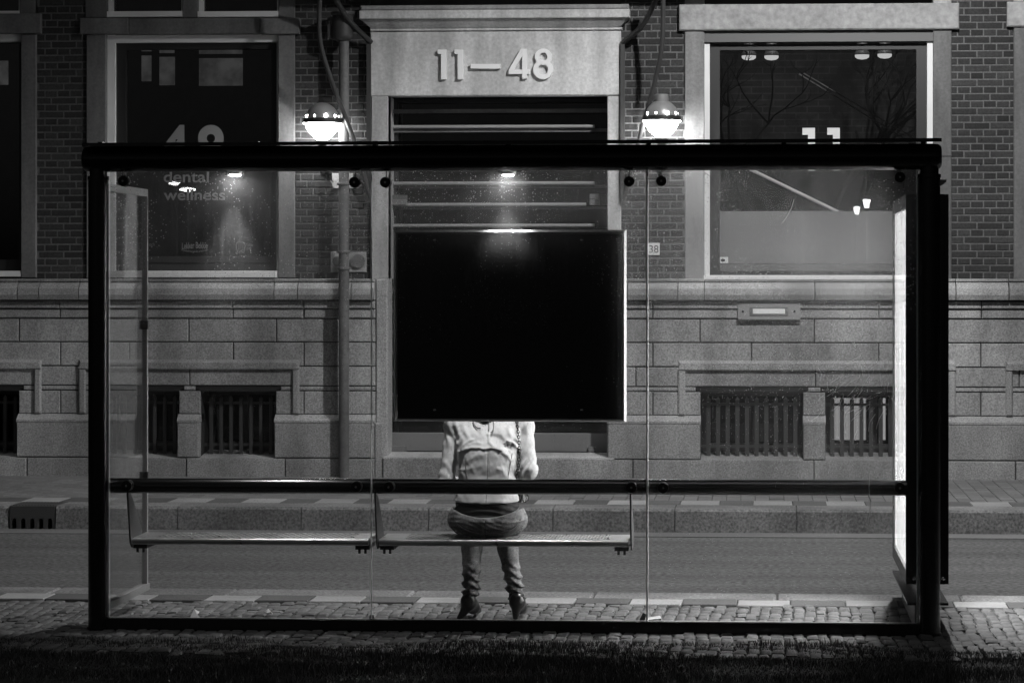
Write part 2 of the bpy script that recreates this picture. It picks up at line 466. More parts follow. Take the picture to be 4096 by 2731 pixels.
stone(1573, -330, 1618, 10, BY-.02); stone(2143, -330, 2185, 10, BY-.02); stone(2328, -330, 2385, 4.5, BY-.02)
# entrance surround
stone(852, 72.5, 1427, 221, BY-.055, c=.008, t=1.5)
stone(855, 221.5, 893, 640, BY-.05, t=1.15); stone(1396, 221.5, 1427, 640, BY-.05, t=1.15)
# cornice in three steps
stone(853, 66.5, 1430, 72, BY-.075, c=.004, t=1.45)
x0, x1, z0, z1 = R(832, 48, 1448, 66, BY)
q = .085
v = [(x0+q, BY-.08, z0), (x1-q, BY-.08, z0), (x1-.015, BY-.16, z1), (x0+.015, BY-.16, z1), (x0+q, BY+.1, z0), (x1-q, BY+.1, z0), (x1-.015, BY+.1, z1), (x0+.015, BY+.1, z1)]
st.add(v, [(0, 1, 2, 3), (4, 7, 6, 5), (0, 4, 5, 1), (3, 2, 6, 7), (0, 3, 7, 4), (1, 5, 6, 2)], 1.25)
stone(832, 28, 1448, 47.2, BY-.19, c=.006, t=1.5)
stone(834, 16, 1446, 27.4, BY-.17, c=.012, t=.85)
stone(852, -330, 1427, 15.6, BY-.03, c=.01, t=.12)  # dark tone paints the shadow band above the cornice
buildall(st, 'stone_dressing', m_pale, bld); buildall(ro, 'rough_lintel', m_rough, bld)
# entrance step
sp = MB()
x0, x1, z0, z1 = R(880, 1050, 1412, 1098, BY-.1)
sp.fbox(x0, x1, BY-.14, BY+.0, PZ-.02, Z(1051, BY-.14), .01, .95)
v0, v1 = Z(1051, BY-.14), Z(1038, BY+.2)
xa, xb = X(893, BY), X(1395, BY)
sp.add([(x0, BY-.13, v0+.001), (x1, BY-.13, v0+.001), (xb+.2, BY+.2, v1), (xa-.2, BY+.2, v1)], [(0, 1, 2, 3)], 1.5)
# granite door jambs below the sill line
for (a, b, t) in ((865, 893, 1.15), (1395, 1398, 1.0)):
    sp.fbox(X(a, BY), X(b, BY), BY-.062, BY+.22, v0, zc['sill'], .012, t)
sp.fbox(X(864.6, BY), X(884, BY), BY-.122, BY+.05, PZ-.01, zc['plinth'], .01, 1.0)
sp.build('entrance_step', m_granite, bld)
# reveals of the door (stone)
rv = MB()
rv.box(X(893, BY)-.04, X(893, BY), BY-.02, BY+.40, zc['sill'], Z(221, BY))
rv.box(X(1396, BY), X(1396, BY)+.04, BY-.02, BY+.40, zc['sill'], Z(221, BY))
buildall(rv, 'door_reveal', m_pale, bld)

# ---- numerals 11-48 --------------------------------------------------------------
nm = MB()
def z2(x, y):
    return P((1100+x/1.568)/1.7415, (y/1.568)/1.7415, BY-.08)
yf = BY-.095; yk = BY-.0549
for dx in (0, 104):
    nm.poly([z2(x+dx, y) for x, y in ((1022, 313), (1076, 313), (1076, 498), (1043, 498), (1043, 340), (1022, 340))], yf, yk)
nm.poly([z2(*p) for p in ((1228, 403), (1414, 403), (1414, 432), (1228, 432))], yf, yk)
nm.poly([z2(*p) for p in ((1551, 308), (1580, 308), (1580, 494), (1551, 494))], yf, yk)
nm.poly([z2(*p) for p in ((1466, 440), (1598, 437), (1598, 465), (1466, 465))], yf+.001, yk)
nm.poly([z2(*p) for p in ((1543, 308), (1552, 308), (1552, 352), (1499, 440), (1466, 440))], yf+.002, yk)
kx = 1/1.568/1.7415*BY/F
for (c, ro_, ri_, o) in (((1684, 358), (54, 51), (24, 27), 0), ((1682, 437), (63, 61), (32, 33), .001)):
    nm.ring(z2(*c), (ro_[0]*kx, ro_[1]*kx), (ri_[0]*kx, ri_[1]*kx), yf+o, yk)
nm.build('address_numerals', m_numeral, bld)

# ---- windows ----------------------------------------------------------------------
def win(name_parent, frame_mb, y0, y1, px0, py0, px1, py1):
    x0, x1, z0, z1 = R(px0, py0, px1, py1, BY); frame_mb.box(x0, x1, y0, y1, z0, z1)
def window(name='window'):
    o = bpy.data.objects.new(name, None); COL.objects.link(o); o.parent = bld; return o
# left window
wl = window()
f = MB()
win(wl, f, BY+.03, BY+.13, 245, 80, 262, 622); win(wl, f, BY+.031, BY+.13, 262, 80, 634, 97)
win(wl, f, BY+.03, BY+.13, 634, 80, 640, 622)
buildall(f, 'white_frame', m_white, wl)
f = MB(); x0, x1, z0, z1 = R(245, 622, 638, 637.5, BY); f.fbox(x0, x1, BY-.10, BY+.13, z0, z1, .004); f.build('sill', m_white, wl)
f = MB()
win(wl, f, BY+.08, BY+.15, 262, 97, 284, 622); win(wl, f, BY+.08, BY+.15, 618, 97, 634, 622)
win(wl, f, BY+.081, BY+.15, 284, 97, 618, 112); win(wl, f, BY+.081, BY+.15, 284, 606, 618, 622); win(wl, f, BY+.09, BY+.15, 284, 588, 618, 603)
buildall(f, 'dark_frame', m_dark, wl)
f = MB(); win(wl, f, BY+.12, BY+.126, 284, 112, 618, 606); f.build('pane', m_pane, wl)
GY = BY+.119
t = MB()
put_text(t, '4', X(366, GY), GY, Z(385, GY, 450), width=X(433, GY)-X(366, GY), height=Z(283, GY, 450)-Z(385, GY, 450), bold=.03)
put_text(t, '8', X(453, GY), GY, Z(386, GY, 450), width=X(515, GY)-X(453, GY), height=Z(282, GY, 450)-Z(386, GY, 450), bold=.03)
put_text(t, 'dental', X(376, GY), GY, Z(418.5, GY, 430), width=X(480, GY)-X(376, GY), height=.098, bold=.014)
put_text(t, 'wellness', X(376, GY), GY, Z(459.5, GY, 430), width=X(517, GY)-X(376, GY), height=.094, bold=.014)
t.build('lettering', m_letter, wl)
t = MB()
t = MB(); put_text(t, 'Lekker Bekkie', X(418, GY), GY, Z(571, GY, 450), width=X(477, GY)-X(418, GY), height=.055, bold=.012, slope=.02, arc=-.02); t.build('small_lettering', m_letterdim, wl)
t = MB(); put_text(t, 'mondverzorgende producten', X(417, GY), GY, Z(579.5, GY, 450), width=X(478, GY)-X(417, GY), height=.022, arc=.06); t.build('small_lettering', m_letterdim, wl)
t = MB(); put_text(t, 'bleach', X(336, GY), GY, Z(565, GY, 450), width=X(355, GY)-X(336, GY), height=.03); t.build('small_lettering', m_letterdim, wl)
t = MB(); put_text(t, 'Gebits', X(566, GY), GY, Z(565, GY, 450), width=X(580, GY)-X(566, GY), height=.024); t.build('small_lettering', m_letterdim, wl)
t = MB(); put_text(t, '.com', X(566, GY), GY, Z(573, GY, 450), width=X(577, GY)-X(566, GY), height=.02); t.build('small_lettering', m_letterdim, wl)
t = MB()
def tooth(px0, px1, py0, py1, outline=True):
    pts = [(0, .3), (.08, .08), (.3, 0), (.5, .04), (.75, 0), (.95, .12), (1, .35), (.93, .65), (.85, 1), (.72, .98), (.62, .78), (.45, .8), (.38, 1), (.2, .97), (.06, .62)]
    P3 = [(X(px0+(px1-px0)*a, GY), GY-.0015, Z(py0+(py1-py0)*b, GY, 450)) for a, b in pts]
    t.tube(P3+[P3[0], P3[1]], .003, 6)
for q in ((542, 563, 556, 581), (303, 317, 556, 581), (319, 326, 557, 578)):
    t = MB(); tooth(*q); t.build('tooth_emblem', m_letterdim, wl)
# far left window
w0 = window(); f = MB()
win(w0, f, BY+.03, BY+.13, -265, 79, 50, 96); win(w0, f, BY-.02, BY+.13, -265, 622, 50, 635)
buildall(f, 'white_frame', m_white, w0)
f = MB(); win(w0, f, BY+.08, BY+.15, 38, 96, 50, 622); win(w0, f, BY+.08, BY+.15, -265, 96, -250, 622); win(w0, f, BY+.081, BY+.15, -250, 596, 38, 622); buildall(f, 'dark_frame', m_dark, w0)
f = MB(); win(w0, f, BY+.12, BY+.126, -250, 96, 38, 596); f.build('pane', m_pane, w0)
# upper windows (their sills show at the top edge)
for (a, b) in ((-260, 46), (247, 420), (455, 640)):
    wu = window(); f = MB(); x0, x1, z0, z1 = R(a, 27, b, 40.5, BY); f.fbox(x0, x1, BY-.03, BY+.13, z0, z1, .004); f.build('sill', m_white, wu)
    f = MB(); win(wu, f, BY+.03, BY+.1, a, -330, a+9, 27); win(wu, f, BY+.03, BY+.1, b-5, -330, b, 27); buildall(f, 'white_frame', m_white, wu)
    f = MB(); win(wu, f, BY+.10, BY+.106, a+9, -330, b-5, 27); f.build('pane', m_pane, wu)
# right window
wr = window(); f = MB()
win(wr, f, BY+.03, BY+.13, 1618, 98, 1630, 632); win(wr, f, BY+.03, BY+.13, 2130, 95, 2143, 632)
buildall(f, 'white_frame', m_white, wr)
f = MB(); x0, x1, z0, z1 = R(1617, 632, 2144, 643, BY); f.fbox(x0, x1, BY-.10, BY+.13, z0, z1, .004); f.build('sill', m_white, wr)
f = MB(); win(wr, f, BY+.0, BY+.13, 1618, 71, 2143, 96); f.build('head_board', m_greyframe, wr)
f = MB()
win(wr, f, BY+.07, BY+.15, 1630, 100, 1653, 632); win(wr, f, BY+.07, BY+.15, 2106, 100, 2130, 632)
win(wr, f, BY+.071, BY+.15, 1653, 100, 2106, 113); win(wr, f, BY+.071, BY+.15, 1653, 622, 2106, 632)
buildall(f, 'dark_frame', m_dark, wr)
f = MB(); win(wr, f, BY+.085, BY+.15, 1653, 606, 2106, 622); f.build('bottom_rail', m_greyframe, wr)
f = MB(); win(wr, f, BY+.12, BY+.126, 1653, 113, 2106, 606); f.build('pane', m_hazepane, wr)
f = MB(); win(wr, f, BY+.132, BY+.136, 1653, 484, 2106, 605); f.build('frosted_film', m_film, wr)
f = MB()
for a in (1843, 1900):
    pts = [(a, 294), (a+29, 294), (a+29, 392), (a+13, 392), (a+13, 310), (a, 310)]
    f.poly([(X(p, GY), Z(q, GY, 1870)) for p, q in pts], GY-.004, GY-.001)
f.build('lettering', m_letterwhite, wr)
f = MB(); win(wr, f, GY-.004, GY-.001, 1647, 590, 1672, 604); f.build('sticker', m_letterwhite, wr)
f = MB(); win(wr, f, GY-.006, GY-.0042, 1655, 595, 1665, 600); win(wr, f, GY-.0065, GY-.0042, 1658.5, 593.5, 1661.5, 601.5); f.build('sticker_print', m_dark, wr)
# room behind the glass
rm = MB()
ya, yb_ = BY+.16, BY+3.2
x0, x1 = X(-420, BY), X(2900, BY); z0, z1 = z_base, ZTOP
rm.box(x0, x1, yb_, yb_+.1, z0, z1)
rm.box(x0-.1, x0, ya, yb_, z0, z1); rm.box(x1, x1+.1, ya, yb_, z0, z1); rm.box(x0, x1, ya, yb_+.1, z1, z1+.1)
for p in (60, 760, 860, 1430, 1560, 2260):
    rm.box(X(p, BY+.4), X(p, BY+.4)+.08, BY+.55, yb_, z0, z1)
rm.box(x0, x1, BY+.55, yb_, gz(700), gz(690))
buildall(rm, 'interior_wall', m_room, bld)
f = MB()
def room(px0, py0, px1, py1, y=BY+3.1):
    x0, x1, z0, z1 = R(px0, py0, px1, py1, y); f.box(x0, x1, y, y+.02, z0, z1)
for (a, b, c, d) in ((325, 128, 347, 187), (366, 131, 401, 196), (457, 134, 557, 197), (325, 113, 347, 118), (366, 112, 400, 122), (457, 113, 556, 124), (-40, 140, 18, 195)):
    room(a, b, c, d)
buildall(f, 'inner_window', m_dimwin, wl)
# stair rails inside the right room
f = MB()
def rp(px, py, y): q = P(px, py, y); return (q[0], y, q[1])
f.tube([rp(1690, 373, BY+1.2), rp(1925, 487, BY+1.2)], .014, 8)
f2 = MB(); f2.tube([rp(1835, 170, BY+1.6), rp(2095, 330, BY+1.6)], .006, 8);  f2.tube([rp(1845, 168, BY+1.62), rp(2100, 318, BY+1.62)], .005, 8)
f.build('stair_rail', m_white, bld); f2.build('stair_rail', m_pipe, bld)
# ---- basement windows with grilles
for i, (a, b) in enumerate(opens):
    wb = window('basement_window')
    x0, x1 = X(a, BY), X(b, BY)
    f = MB()
    f.box(x0-.05, x1+.05, BY-.036, BY+.30, oz_top-.006, oz_top+.011)     # lintel soffit
    f.box(x0-.12, x0, BY+.0, BY+.45, oz_bot-.03, oz_top-.007); f.box(x1, x1+.12, BY+.0, BY+.45, oz_bot-.03, oz_top-.007)
    buildall(f, 'reveal', m_joint, wb)
    f = MB(); zs = oz_bot
    f.add([(x0, BY-.118, zs-.012), (x1, BY-.118, zs-.012), (x1, BY+.30, zs+.03), (x0, BY+.30, zs+.03), (x0, BY-.118, zs-.06), (x1, BY-.118, zs-.06), (x1, BY+.3, zs-.06), (x0, BY+.3, zs-.06)],
          [(0, 1, 2, 3), (4, 5, 1, 0), (4, 0, 3, 7), (5, 6, 2, 1)], 1.0); f.build('sill', m_granite, wb)
    f = MB(); f.box(x0, x1, BY+.31, BY+.36, oz_bot, oz_bot+.10); f.box(x0, x1, BY+.31, BY+.36, oz_top-.05, oz_top)
    f.box(x0, x0+.05, BY+.311, BY+.36, oz_bot+.1, oz_top-.05); f.box(x1-.05, x1, BY+.311, BY+.36, oz_bot+.1, oz_top-.05)
    f.box((x0+x1)/2-.02, (x0+x1)/2+.02, BY+.312, BY+.36, oz_bot+.1, oz_top-.05)
    buildall(f, 'frame', m_dark, wb)
    f = MB(); f.box(x0, x1, BY+.34, BY+.346, oz_bot, oz_top); f.build('pane', m_pane, wb)
    n = 10 if i >= 3 else 7
    zh, zl = gz(926), gz(1022)
    f = MB(); yb0 = BY+.10
    for zz in (zh, zl): f.box(x0-.01, x1+.01, yb0+.007, yb0+.02, zz-.011, zz+.011)
    buildall(f, 'rail', m_ironlight, wb)
    for k in range(n):
        xc = x0+(x1-x0)*(k+.75)/(n+.5)
        f = MB(); w = .017 if i >= 3 else .014
        zt = gz(915)
        f.box(xc-w, xc+w, yb0-.014, yb0+.0065, gz(1044), zt)
        f.add([(xc-w, yb0-.014, zt), (xc+w, yb0-.014, zt), (xc+w, yb0+.0065, zt), (xc-w, yb0+.0065, zt), (xc, yb0, zt+.025)], [(0, 1, 4), (1, 2, 4), (2, 3, 4), (3, 0, 4)])
        f.build('bar', m_ironlight, wb)
    if i == 4:
        f = MB()
        for (p, q) in ((1909, 1989), (2028, 2034), (2044, 2120)):
            x0_, x1_, z0_, z1_ = R(p, 914, q, 1010, BY+.36); f.box(x0_, x1_, BY+.37, BY+.375, z0_, z1_)
        buildall(f, 'lit_blind', m_litbase, wb)
        f = MB()
        for k in range(26):
            xx = X(1909, BY+.36)+.012*k; f.box(xx, xx+.0025, BY+.365, BY+.369, Z(1010, BY+.36, 1950), Z(914, BY+.36, 1950))
        f.build('blind_grid', m_greyframe, wb)
# ---- entrance gate
dr = window('entrance_gate')
DY = BY+.26
f = MB()
def bar(py0, py1, px1, y, px0=893):
    x0, x1, z0, z1 = R(px0, py0, px1, py1, y); r = (z1-z0)/2; zc_ = (z0+z1)/2
    f.lathe([(r*.98, 0), (r, .004), (r, x1-x0-.004), (r*.98, x1-x0)], (x0, y, zc_), 'X', 16)
for (a, b, c) in ((287, 295, 1366), (417, 425, 1366), (466, 474, 1346), (514, 522, 1366)): bar(a, b, c, DY)
buildall(f, 'gate_tube', m_tube, dr, True)
f = MB()
for (a, b) in ((251, 260), (296, 304), (426, 432), (475, 481), (523, 529), (336, 345), (375, 384), (566, 574), (614, 622), (662, 670), (710, 718), (758, 766), (806, 814), (854, 862), (902, 910), (950, 958)):
    x0, x1, z0, z1 = R(893, a, 1396, b, DY+.05); f.box(x0, x1, DY+.03, DY+.06, z0, z1)
buildall(f, 'gate_slat', m_pipe, dr)
f = MB(); x0, x1, z0, z1 = R(893, 994, 1396, 1037, DY); f.fbox(x0, x1, DY-.01, DY+.06, z0, z1, .006); f.build('kick_panel', m_film, dr)
f = MB()
for (a, b, c, d) in ((893, 459, 935, 471), (1355, 446, 1378, 457.5), (1355, 459, 1378, 471), (895, 1023, 934, 1036), (1352, 1025, 1368, 1036)):
    x0, x1, z0, z1 = R(a, b, c, d, DY); f.fbox(x0, x1, DY-.06, DY+.02, z0, z1, .003)
buildall(f, 'gate_bracket', m_letter, dr)
f = MB()
for (a, b, c, d) in ((893, 448, 935, 458.4), (1378, 446, 1395, 471)):
    x0, x1, z0, z1 = R(a, b, c, d, DY); f.box(x0, x1, DY-.03, DY+.02, z0, z1)
buildall(f, 'gate_lock_box', m_greyframe, dr)
f = MB(); x0, x1, z0, z1 = R(893, 222, 1396, 1037, DY); f.box(x0, x1, DY+.12, DY+.126, z0, z1); f.build('pane', m_pane, dr)
f = MB(); win(dr, f, DY+.07, DY+.15, 893, 222, 902, 1037); win(dr, f, DY+.07, DY+.15, 1387, 222, 1396, 1037); win(dr, f, DY+.06, DY+.14, 902, 222, 1387, 231)
buildall(f, 'frame', m_dark, dr)
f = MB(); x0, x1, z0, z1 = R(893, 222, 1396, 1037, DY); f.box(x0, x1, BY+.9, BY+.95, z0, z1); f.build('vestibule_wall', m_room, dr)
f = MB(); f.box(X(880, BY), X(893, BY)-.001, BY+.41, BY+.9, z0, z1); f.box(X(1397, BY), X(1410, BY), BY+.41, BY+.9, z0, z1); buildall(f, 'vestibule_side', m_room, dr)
# wall above the windows, out of frame
ZT2 = ZTOP
up = MB(); up.box(X(-420, BY), X(2900, BY), BY-.02, BY+.2, ZTOP, ZTOP+1.2); up.build('upper_wall', m_brick, bld)

for px, py in ((2255, 321), (2253, 376), (2252, 433)):
    f = MB(); f.lathe([(.011, 0), (.010, -.003), (.002, -.004)], (X(px, BY), BY-.0035, Z(py, BY, 2253)), 'Y', 10); f.build('bolt_hole', m_joint, bld)
# ================================================================== THINGS ON THE FACADE
# drainpipe
dp = thing('drainpipe', (X(798, BY), BY-.07, PZ), 'grey zinc rain pipe with hopper head left of entrance', 'drainpipe')
f = MB(); xc = X(797.5, BY); yc = BY-.185
f.tube([(xc, yc, PZ+.0), (xc, yc, Z(96, BY, 800))], .0435, 20); f.build('pipe', m_pipe, dp, True)
f = MB()
zh0, zh1 = Z(100, BY, 800), Z(33, BY, 800)
f.lathe([(.05, 0), (.085, .03), (.088, .05), (.088, zh1-zh0-.03), (.10, zh1-zh0-.02), (.10, zh1-zh0)], (xc-.01, yc, zh0), 'Z', 24); f.box(xc-.135, xc-.04, yc-.02, yc+.12, zh0+.02, zh1-.04); f.build('hopper_head', m_ironlight, dp, True)
f = MB()
for py in (579, 617, 424): f.lathe([(.048, -.012), (.056, -.010), (.058, 0), (.056, .010), (.048, .012)], (xc, yc, Z(py, BY, 800)), 'Z', 24, cap=False)
buildall(f, 'collar', m_pipe, dp, True)
f = MB()
x0, x1, z0, z1 = R(760, 579, 842, 625, BY); f.fbox(x0, x1, BY-.018, BY+.004, z0, z1, .003)
f.build('backing_plate', m_pale, dp)
x0, x1, z0, z1 = R(763, 398, 812, 433, BY); f = MB(); f.fbox(x0, x1, BY-.018, BY+.004, z0, z1, .003); f.build('backing_plate', m_pale, dp)
f = MB()
for (px, r) in ((824, .058), (776, .04)): f.lathe([(r, 0), (r, .02), (r-.004, .022)], (X(px, BY), BY-.042, Z(600, BY, 800)), 'Y', 24)
f.box(xc-.02, xc+.02, yc, BY-.018, Z(602, BY, 800), Z(597, BY, 800))
f.build('pipe_clamp', m_pipe, dp, True)
# canopy with curved iron braces
cn = thing('entrance_canopy', (X(1140, BY), BY, Z(15, BY, 1140)), 'black iron canopy with curved braces fixed over the entrance', 'canopy')
f = MB()
x0, x1 = X(690, BY-.24), X(1722, BY-.24); zc0 = Z(3, BY, 1140)
f.box(x0, x1, BY-.26, BY-.20, zc0+.06, zc0+.2); f.box(x0, x1, BY-.95, BY-.89, zc0+.72, zc0+.80)
for k in range(5):
    xx = x0+(x1-x0)*k/4
    f.add([(xx-.02, BY-.20, zc0+.11), (xx+.02, BY-.20, zc0+.11), (xx+.02, BY-.92, zc0+.73), (xx-.02, BY-.92, zc0+.73), (xx-.02, BY-.20, zc0+.18), (xx+.02, BY-.20, zc0+.18), (xx+.02, BY-.92, zc0+.79), (xx-.02, BY-.92, zc0+.79)],
          [(0, 1, 2, 3), (4, 7, 6, 5), (0, 4, 5, 1), (2, 6, 7, 3), (0, 3, 7, 4), (1, 5, 6, 2)])
f.build('canopy_frame', m_iron, cn)
def catmull(pts, n=8):
    pts = [Vector(p) for p in pts]; P_ = [2*pts[0]-pts[1]]+pts+[2*pts[-1]-pts[-2]]; out = []
    for i in range(1, len(P_)-2):
        for k in range(n):
            t = k/n; a, b, c, d = P_[i-1:i+3]
            out.append(.5*((2*b)+(c-a)*t+(2*a-5*b+4*c-d)*t*t+(3*b-a-3*c+d)*t**3))
    return out+[pts[-1]]
def q3(px, py, e): y = BY-e; a = P(px, py, y); return (a[0], y, a[1])
for pts in ([(738, -45, .62), (733, 40, .55), (738, 110, .48), (768, 205, .36), (797, 280, .24), (820, 345, .16), (850, 455, .07)],
            [(1523, -45, .62), (1523, 30, .55), (1520, 110, .48), (1502, 195, .36), (1482, 270, .24), (1464, 335, .16), (1433, 455, .07)]):
    f = MB(); f.tube(catmull([q3(*p) for p in pts]), .020, 10); f.build('curved_brace', m_ironlight, cn, True)
for pts in ([(755, -30, .5), (800, 45, .28), (852, 98, .07)], [(1518, -25, .5), (1478, 55, .28), (1431, 98, .07)]):
    f = MB(); f.tube(catmull([q3(*p) for p in pts]), .023, 10); f.build('straight_brace', m_iron, cn, True)
for px in (850, 1431):
    f = MB(); x0, x1, z0, z1 = R(px-5, 98, px+5, 464, BY); f.box(x0, x1, BY-.085, BY-.056, z0, z1); f.build('wall_bar', m_ironlight, cn)
# wall lamps
def wall_lamp(px, py, label, chimney):
    y = BY-.27; x, z = P(px, py, y)
    L = thing('wall_lamp', (x, y, z), label, 'wall lamp', 'globe lamps beside the entrance')
    f = MB(); r = .138
    f.lathe([(r, .0)]+[(r*math.cos(a), r*.98*math.sin(a)) for a in np.linspace(.12, 1.45, 9)]+[(.004, r*.985)], (x, y, z+.012), 'Z', 28)
    if chimney: f.lathe([(.054, 0), (.056, .005), (.056, .07), (.05, .074)], (x, y, z+r*.88), 'Z', 20)
    f.build('cap', m_lampcap, L, True)
    f = MB()
    for k in range(9):
        a = k*2*math.pi/9+.2; q = (.6, 1.0, .75)[k % 3]; f.lathe([(.001, -.016*q), (.013*q, -.010*q), (.015*q, 0), (.013*q, .010*q), (.001, .016*q)], (x+.130*math.cos(a), y+.130*math.sin(a), z+.034), 'Z', 8)
    f.build('highlight_bead', m_globe, L, True)  # glowing beads stand in for reflected highlights around the cap
    f = MB(); f.lathe([(.138, .018), (.160, .014), (.160, -.024), (.140, -.027)], (x, y, z), 'Z', 28, cap=False); f.build('rim', m_iron, L, True)
    f = MB(); f.lathe([(.138, -.0275), (.158, -.0245), (.157, -.031), (.138, -.034)], (x, y, z), 'Z', 28, cap=False); f.build('lip', m_globe, L, True)
    f = MB(); f.lathe([(.139, -.034), (.133, -.056), (.118, -.086), (.097, -.114), (.070, -.141), (.046, -.160), (.02, -.164)], (x, y, z), 'Z', 28); f.build('bowl', m_globe, L, True)
    f = MB(); f.lathe([(.050, -.163), (.052, -.178), (.036, -.184), (.036, -.24), (.03, -.245)], (x, y, z), 'Z', 20)
    f.tube(catmull([(x, y, z-.23), (x, y, z-.33), (x, y+.06, z-.40), (x, y+.17, z-.40), (x, BY, z-.38)]), .018, 10)
    f.lathe([(.06, 0), (.06, .02)], (x, BY-.02, z-.38), 'Y', 20)
    f.build('arm', m_iron, L, True)
    f = MB()
    for k in range(6):
        a = k*math.pi/3+.35; ca, sa = math.cos(a), math.sin(a)
        f.tube([(x+ca*q, y+sa*q, z+h) for q, h in ((.150, -.02), (.133, -.053), (.114, -.087), (.091, -.118), (.067, -.144), (.049, -.164))], .0025, 6)
    f.build('cage', m_iron, L, True)
    return L
wall_lamp(740, 277, 'lit globe lamp on brick pier left of entrance beside the rain pipe', False)
wall_lamp(1520, 271, 'lit globe lamp with short chimney cap right of the entrance', True)
# letterbox
lb = thing('letterbox', (X(1766, BY), BY-.09, Z(714, BY, 1766)), 'flat metal letterbox plate set in granite under right window', 'letterbox')
f = MB(); x0, x1, z0, z1 = R(1695, 695, 1838, 734, BY); f.fbox(x0, x1, BY-.10, BY-.05, z0, z1, .002); f.build('plate', m_tube, lb)
f = MB(); x0, x1, z0, z1 = R(1722, 705, 1810, 725, BY); f.fbox(x0, x1, BY-.106, BY-.0995, z0, z1, .003); f.build('slot_frame', m_letter, lb)
f = MB(); x0, x1, z0, z1 = R(1729, 709, 1803, 721, BY); f.fbox(x0, x1, BY-.112, BY-.1055, z0, z1, .004); f.build('flap', m_numeral, lb)
for px in (1706.5, 1824.5):
    f = MB(); f.lathe([(.010, 0), (.008, -.008), (.003, -.011)], (X(px, BY), BY-.0995, Z(714.5, BY, 1766)), 'Y', 12); f.build('screw', m_iron, lb, True)
# number 38
np_ = thing('number_plate', (X(1499, BY), BY-.01, Z(572, BY, 1499)), 'small white plate reading 38 on brick right of entrance', 'number plate')
f = MB(); x0, x1, z0, z1 = R(1484, 558, 1515, 586, BY); f.fbox(x0, x1, BY-.014, BY, z0, z1, .002); f.build('plate', m_letterwhite, np_)
f = MB(); put_text(f, '38', X(1491.5, BY), BY-.0145, Z(580.5, BY, 1499), width=X(1512.5, BY)-X(1491.5, BY), height=.062); f.build('lettering', m_dark, np_)
# ceiling lamps in the right room
for i, (px, py) in enumerate(((1720, 131), (1772, 131), (1980, 129), (2032, 127))):
    y = BY+1.0; x, z = P(px, py, y)
    lab = ['dim ceiling lamp in right window, leftmost of four', 'dim ceiling lamp in right window, second from left', 'dim ceiling lamp in right window, third from left', 'dim ceiling lamp in right window, rightmost of four'][i]
    L = thing('ceiling_lamp', (x, y, z), lab, 'ceiling lamp', 'ceiling lamps behind the right window')
    f = MB(); f.lathe([(.062, .01), (.064, .03), (.05, .05), (.045, .12), (.012, .125), (.012, .35)], (x, y, z), 'Z', 20); f.build('shade', m_greyframe, L, True)
    f = MB(); f.lathe([(.01, -.03), (.04, -.025), (.06, -.012), (.062, .004), (.062, .009)], (x, y, z), 'Z', 20); f.build('bulb', m_dimlamp, L, True)

# ================================================================== GROUND
def nearY(x): return 15.16-.010*x
# road
f = MB(); f.add([(-40, 10, -.10), (40, 10, -.10), (40, 20.2, -.10), (-40, 20.2, -.10)], [(0, 1, 2, 3)]); struct(f.build('road', m_asphalt))
# gutter strip + far kerb
KY = 19.86
f = MB(); a = -14.0; L0 = 1.0
x = -9.0
js = [X(p, KY) for p in (-500, -230, 20, 128, 408, 692, 985, 1270, 1550, 1830, 2110, 2400, 2700)]
for a, b in zip(js[:-1], js[1:]):
    if abs(a-X(20, KY)) < .01: continue
    t = tn(); c = .018
    z0, z1 = -.12, PZ
    v = [(a+.003, KY-.02, z0), (b-.003, KY-.02, z0), (b-.003, KY, z1-c), (a+.003, KY, z1-c), (a+.003, KY+c, z1), (b-.003, KY+c, z1), (a+.003, KY+.36, z1), (b-.003, KY+.36, z1), (a+.003, KY+.36, z0), (b-.003, KY+.36, z0)]
    f.add(v, [(0, 1, 2, 3), (3, 2, 5, 4), (4, 5, 7, 6), (6, 7, 9, 8), (0, 3, 4, 6, 8), (1, 9, 7, 5, 2), (0, 8, 9, 1)], t)
struct(f.build('far_kerb', m_kerb))
f = MB(); f.box(js[0], js[-1], KY-.34, KY-.021, -.14, -.094)
struct(f.build('gutter', m_paver))
# block row white / grey
def block_row(name, whites, greys, y0, y1, z, gap=.004):
    for nm_, L, mt in (('white', whites, m_blockw), ('grey', greys, m_blockg)):
        f = MB()
        for a, b in L: f.tbox(a+gap/2, b-gap/2, y0+.002, y1-.002, z-.08, z, .003, tn())
        struct(f.build(nm_+'_'+name, mt))
fy0, fy1 = KY+.365, KY+.75
wx = [X(105-167*3+167*k, KY+.55) for k in range(-2, 20)]
wf = [(a-.145, a+.145) for a in wx]; gf = [(wf[i][1], wf[i+1][0]) for i in range(len(wf)-1)]
block_row('paving_row', wf, gf, fy0, fy1, PZ+.001)
# far pavement pavers
f = MB(); xx = -9.2; k = 0
while xx < 5.6:
    y = fy1+.005-(.1 if k % 2 else 0)
    while y < BY-.1:
        y0 = max(y, fy1+.004); y1 = min(y+.205, BY-.02)
        if y1-y0 > .03: f.tbox(xx, xx+.1035, y0, y1-.004, PZ-.06, PZ+float(rng.normal(0, .0012)), .003, float(rng.uniform(.85, 1.12)))
        y += .21
    xx += .108; k += 1
struct(f.build('pavement', m_paver))
f = MB(); f.add([(-20, KY+.1, PZ-.014), (20, KY+.1, PZ-.014), (20, BY+.2, PZ-.014), (-20, BY+.2, PZ-.014)], [(0, 1, 2, 3)]); struct(f.build('pavement_bed', m_sand))
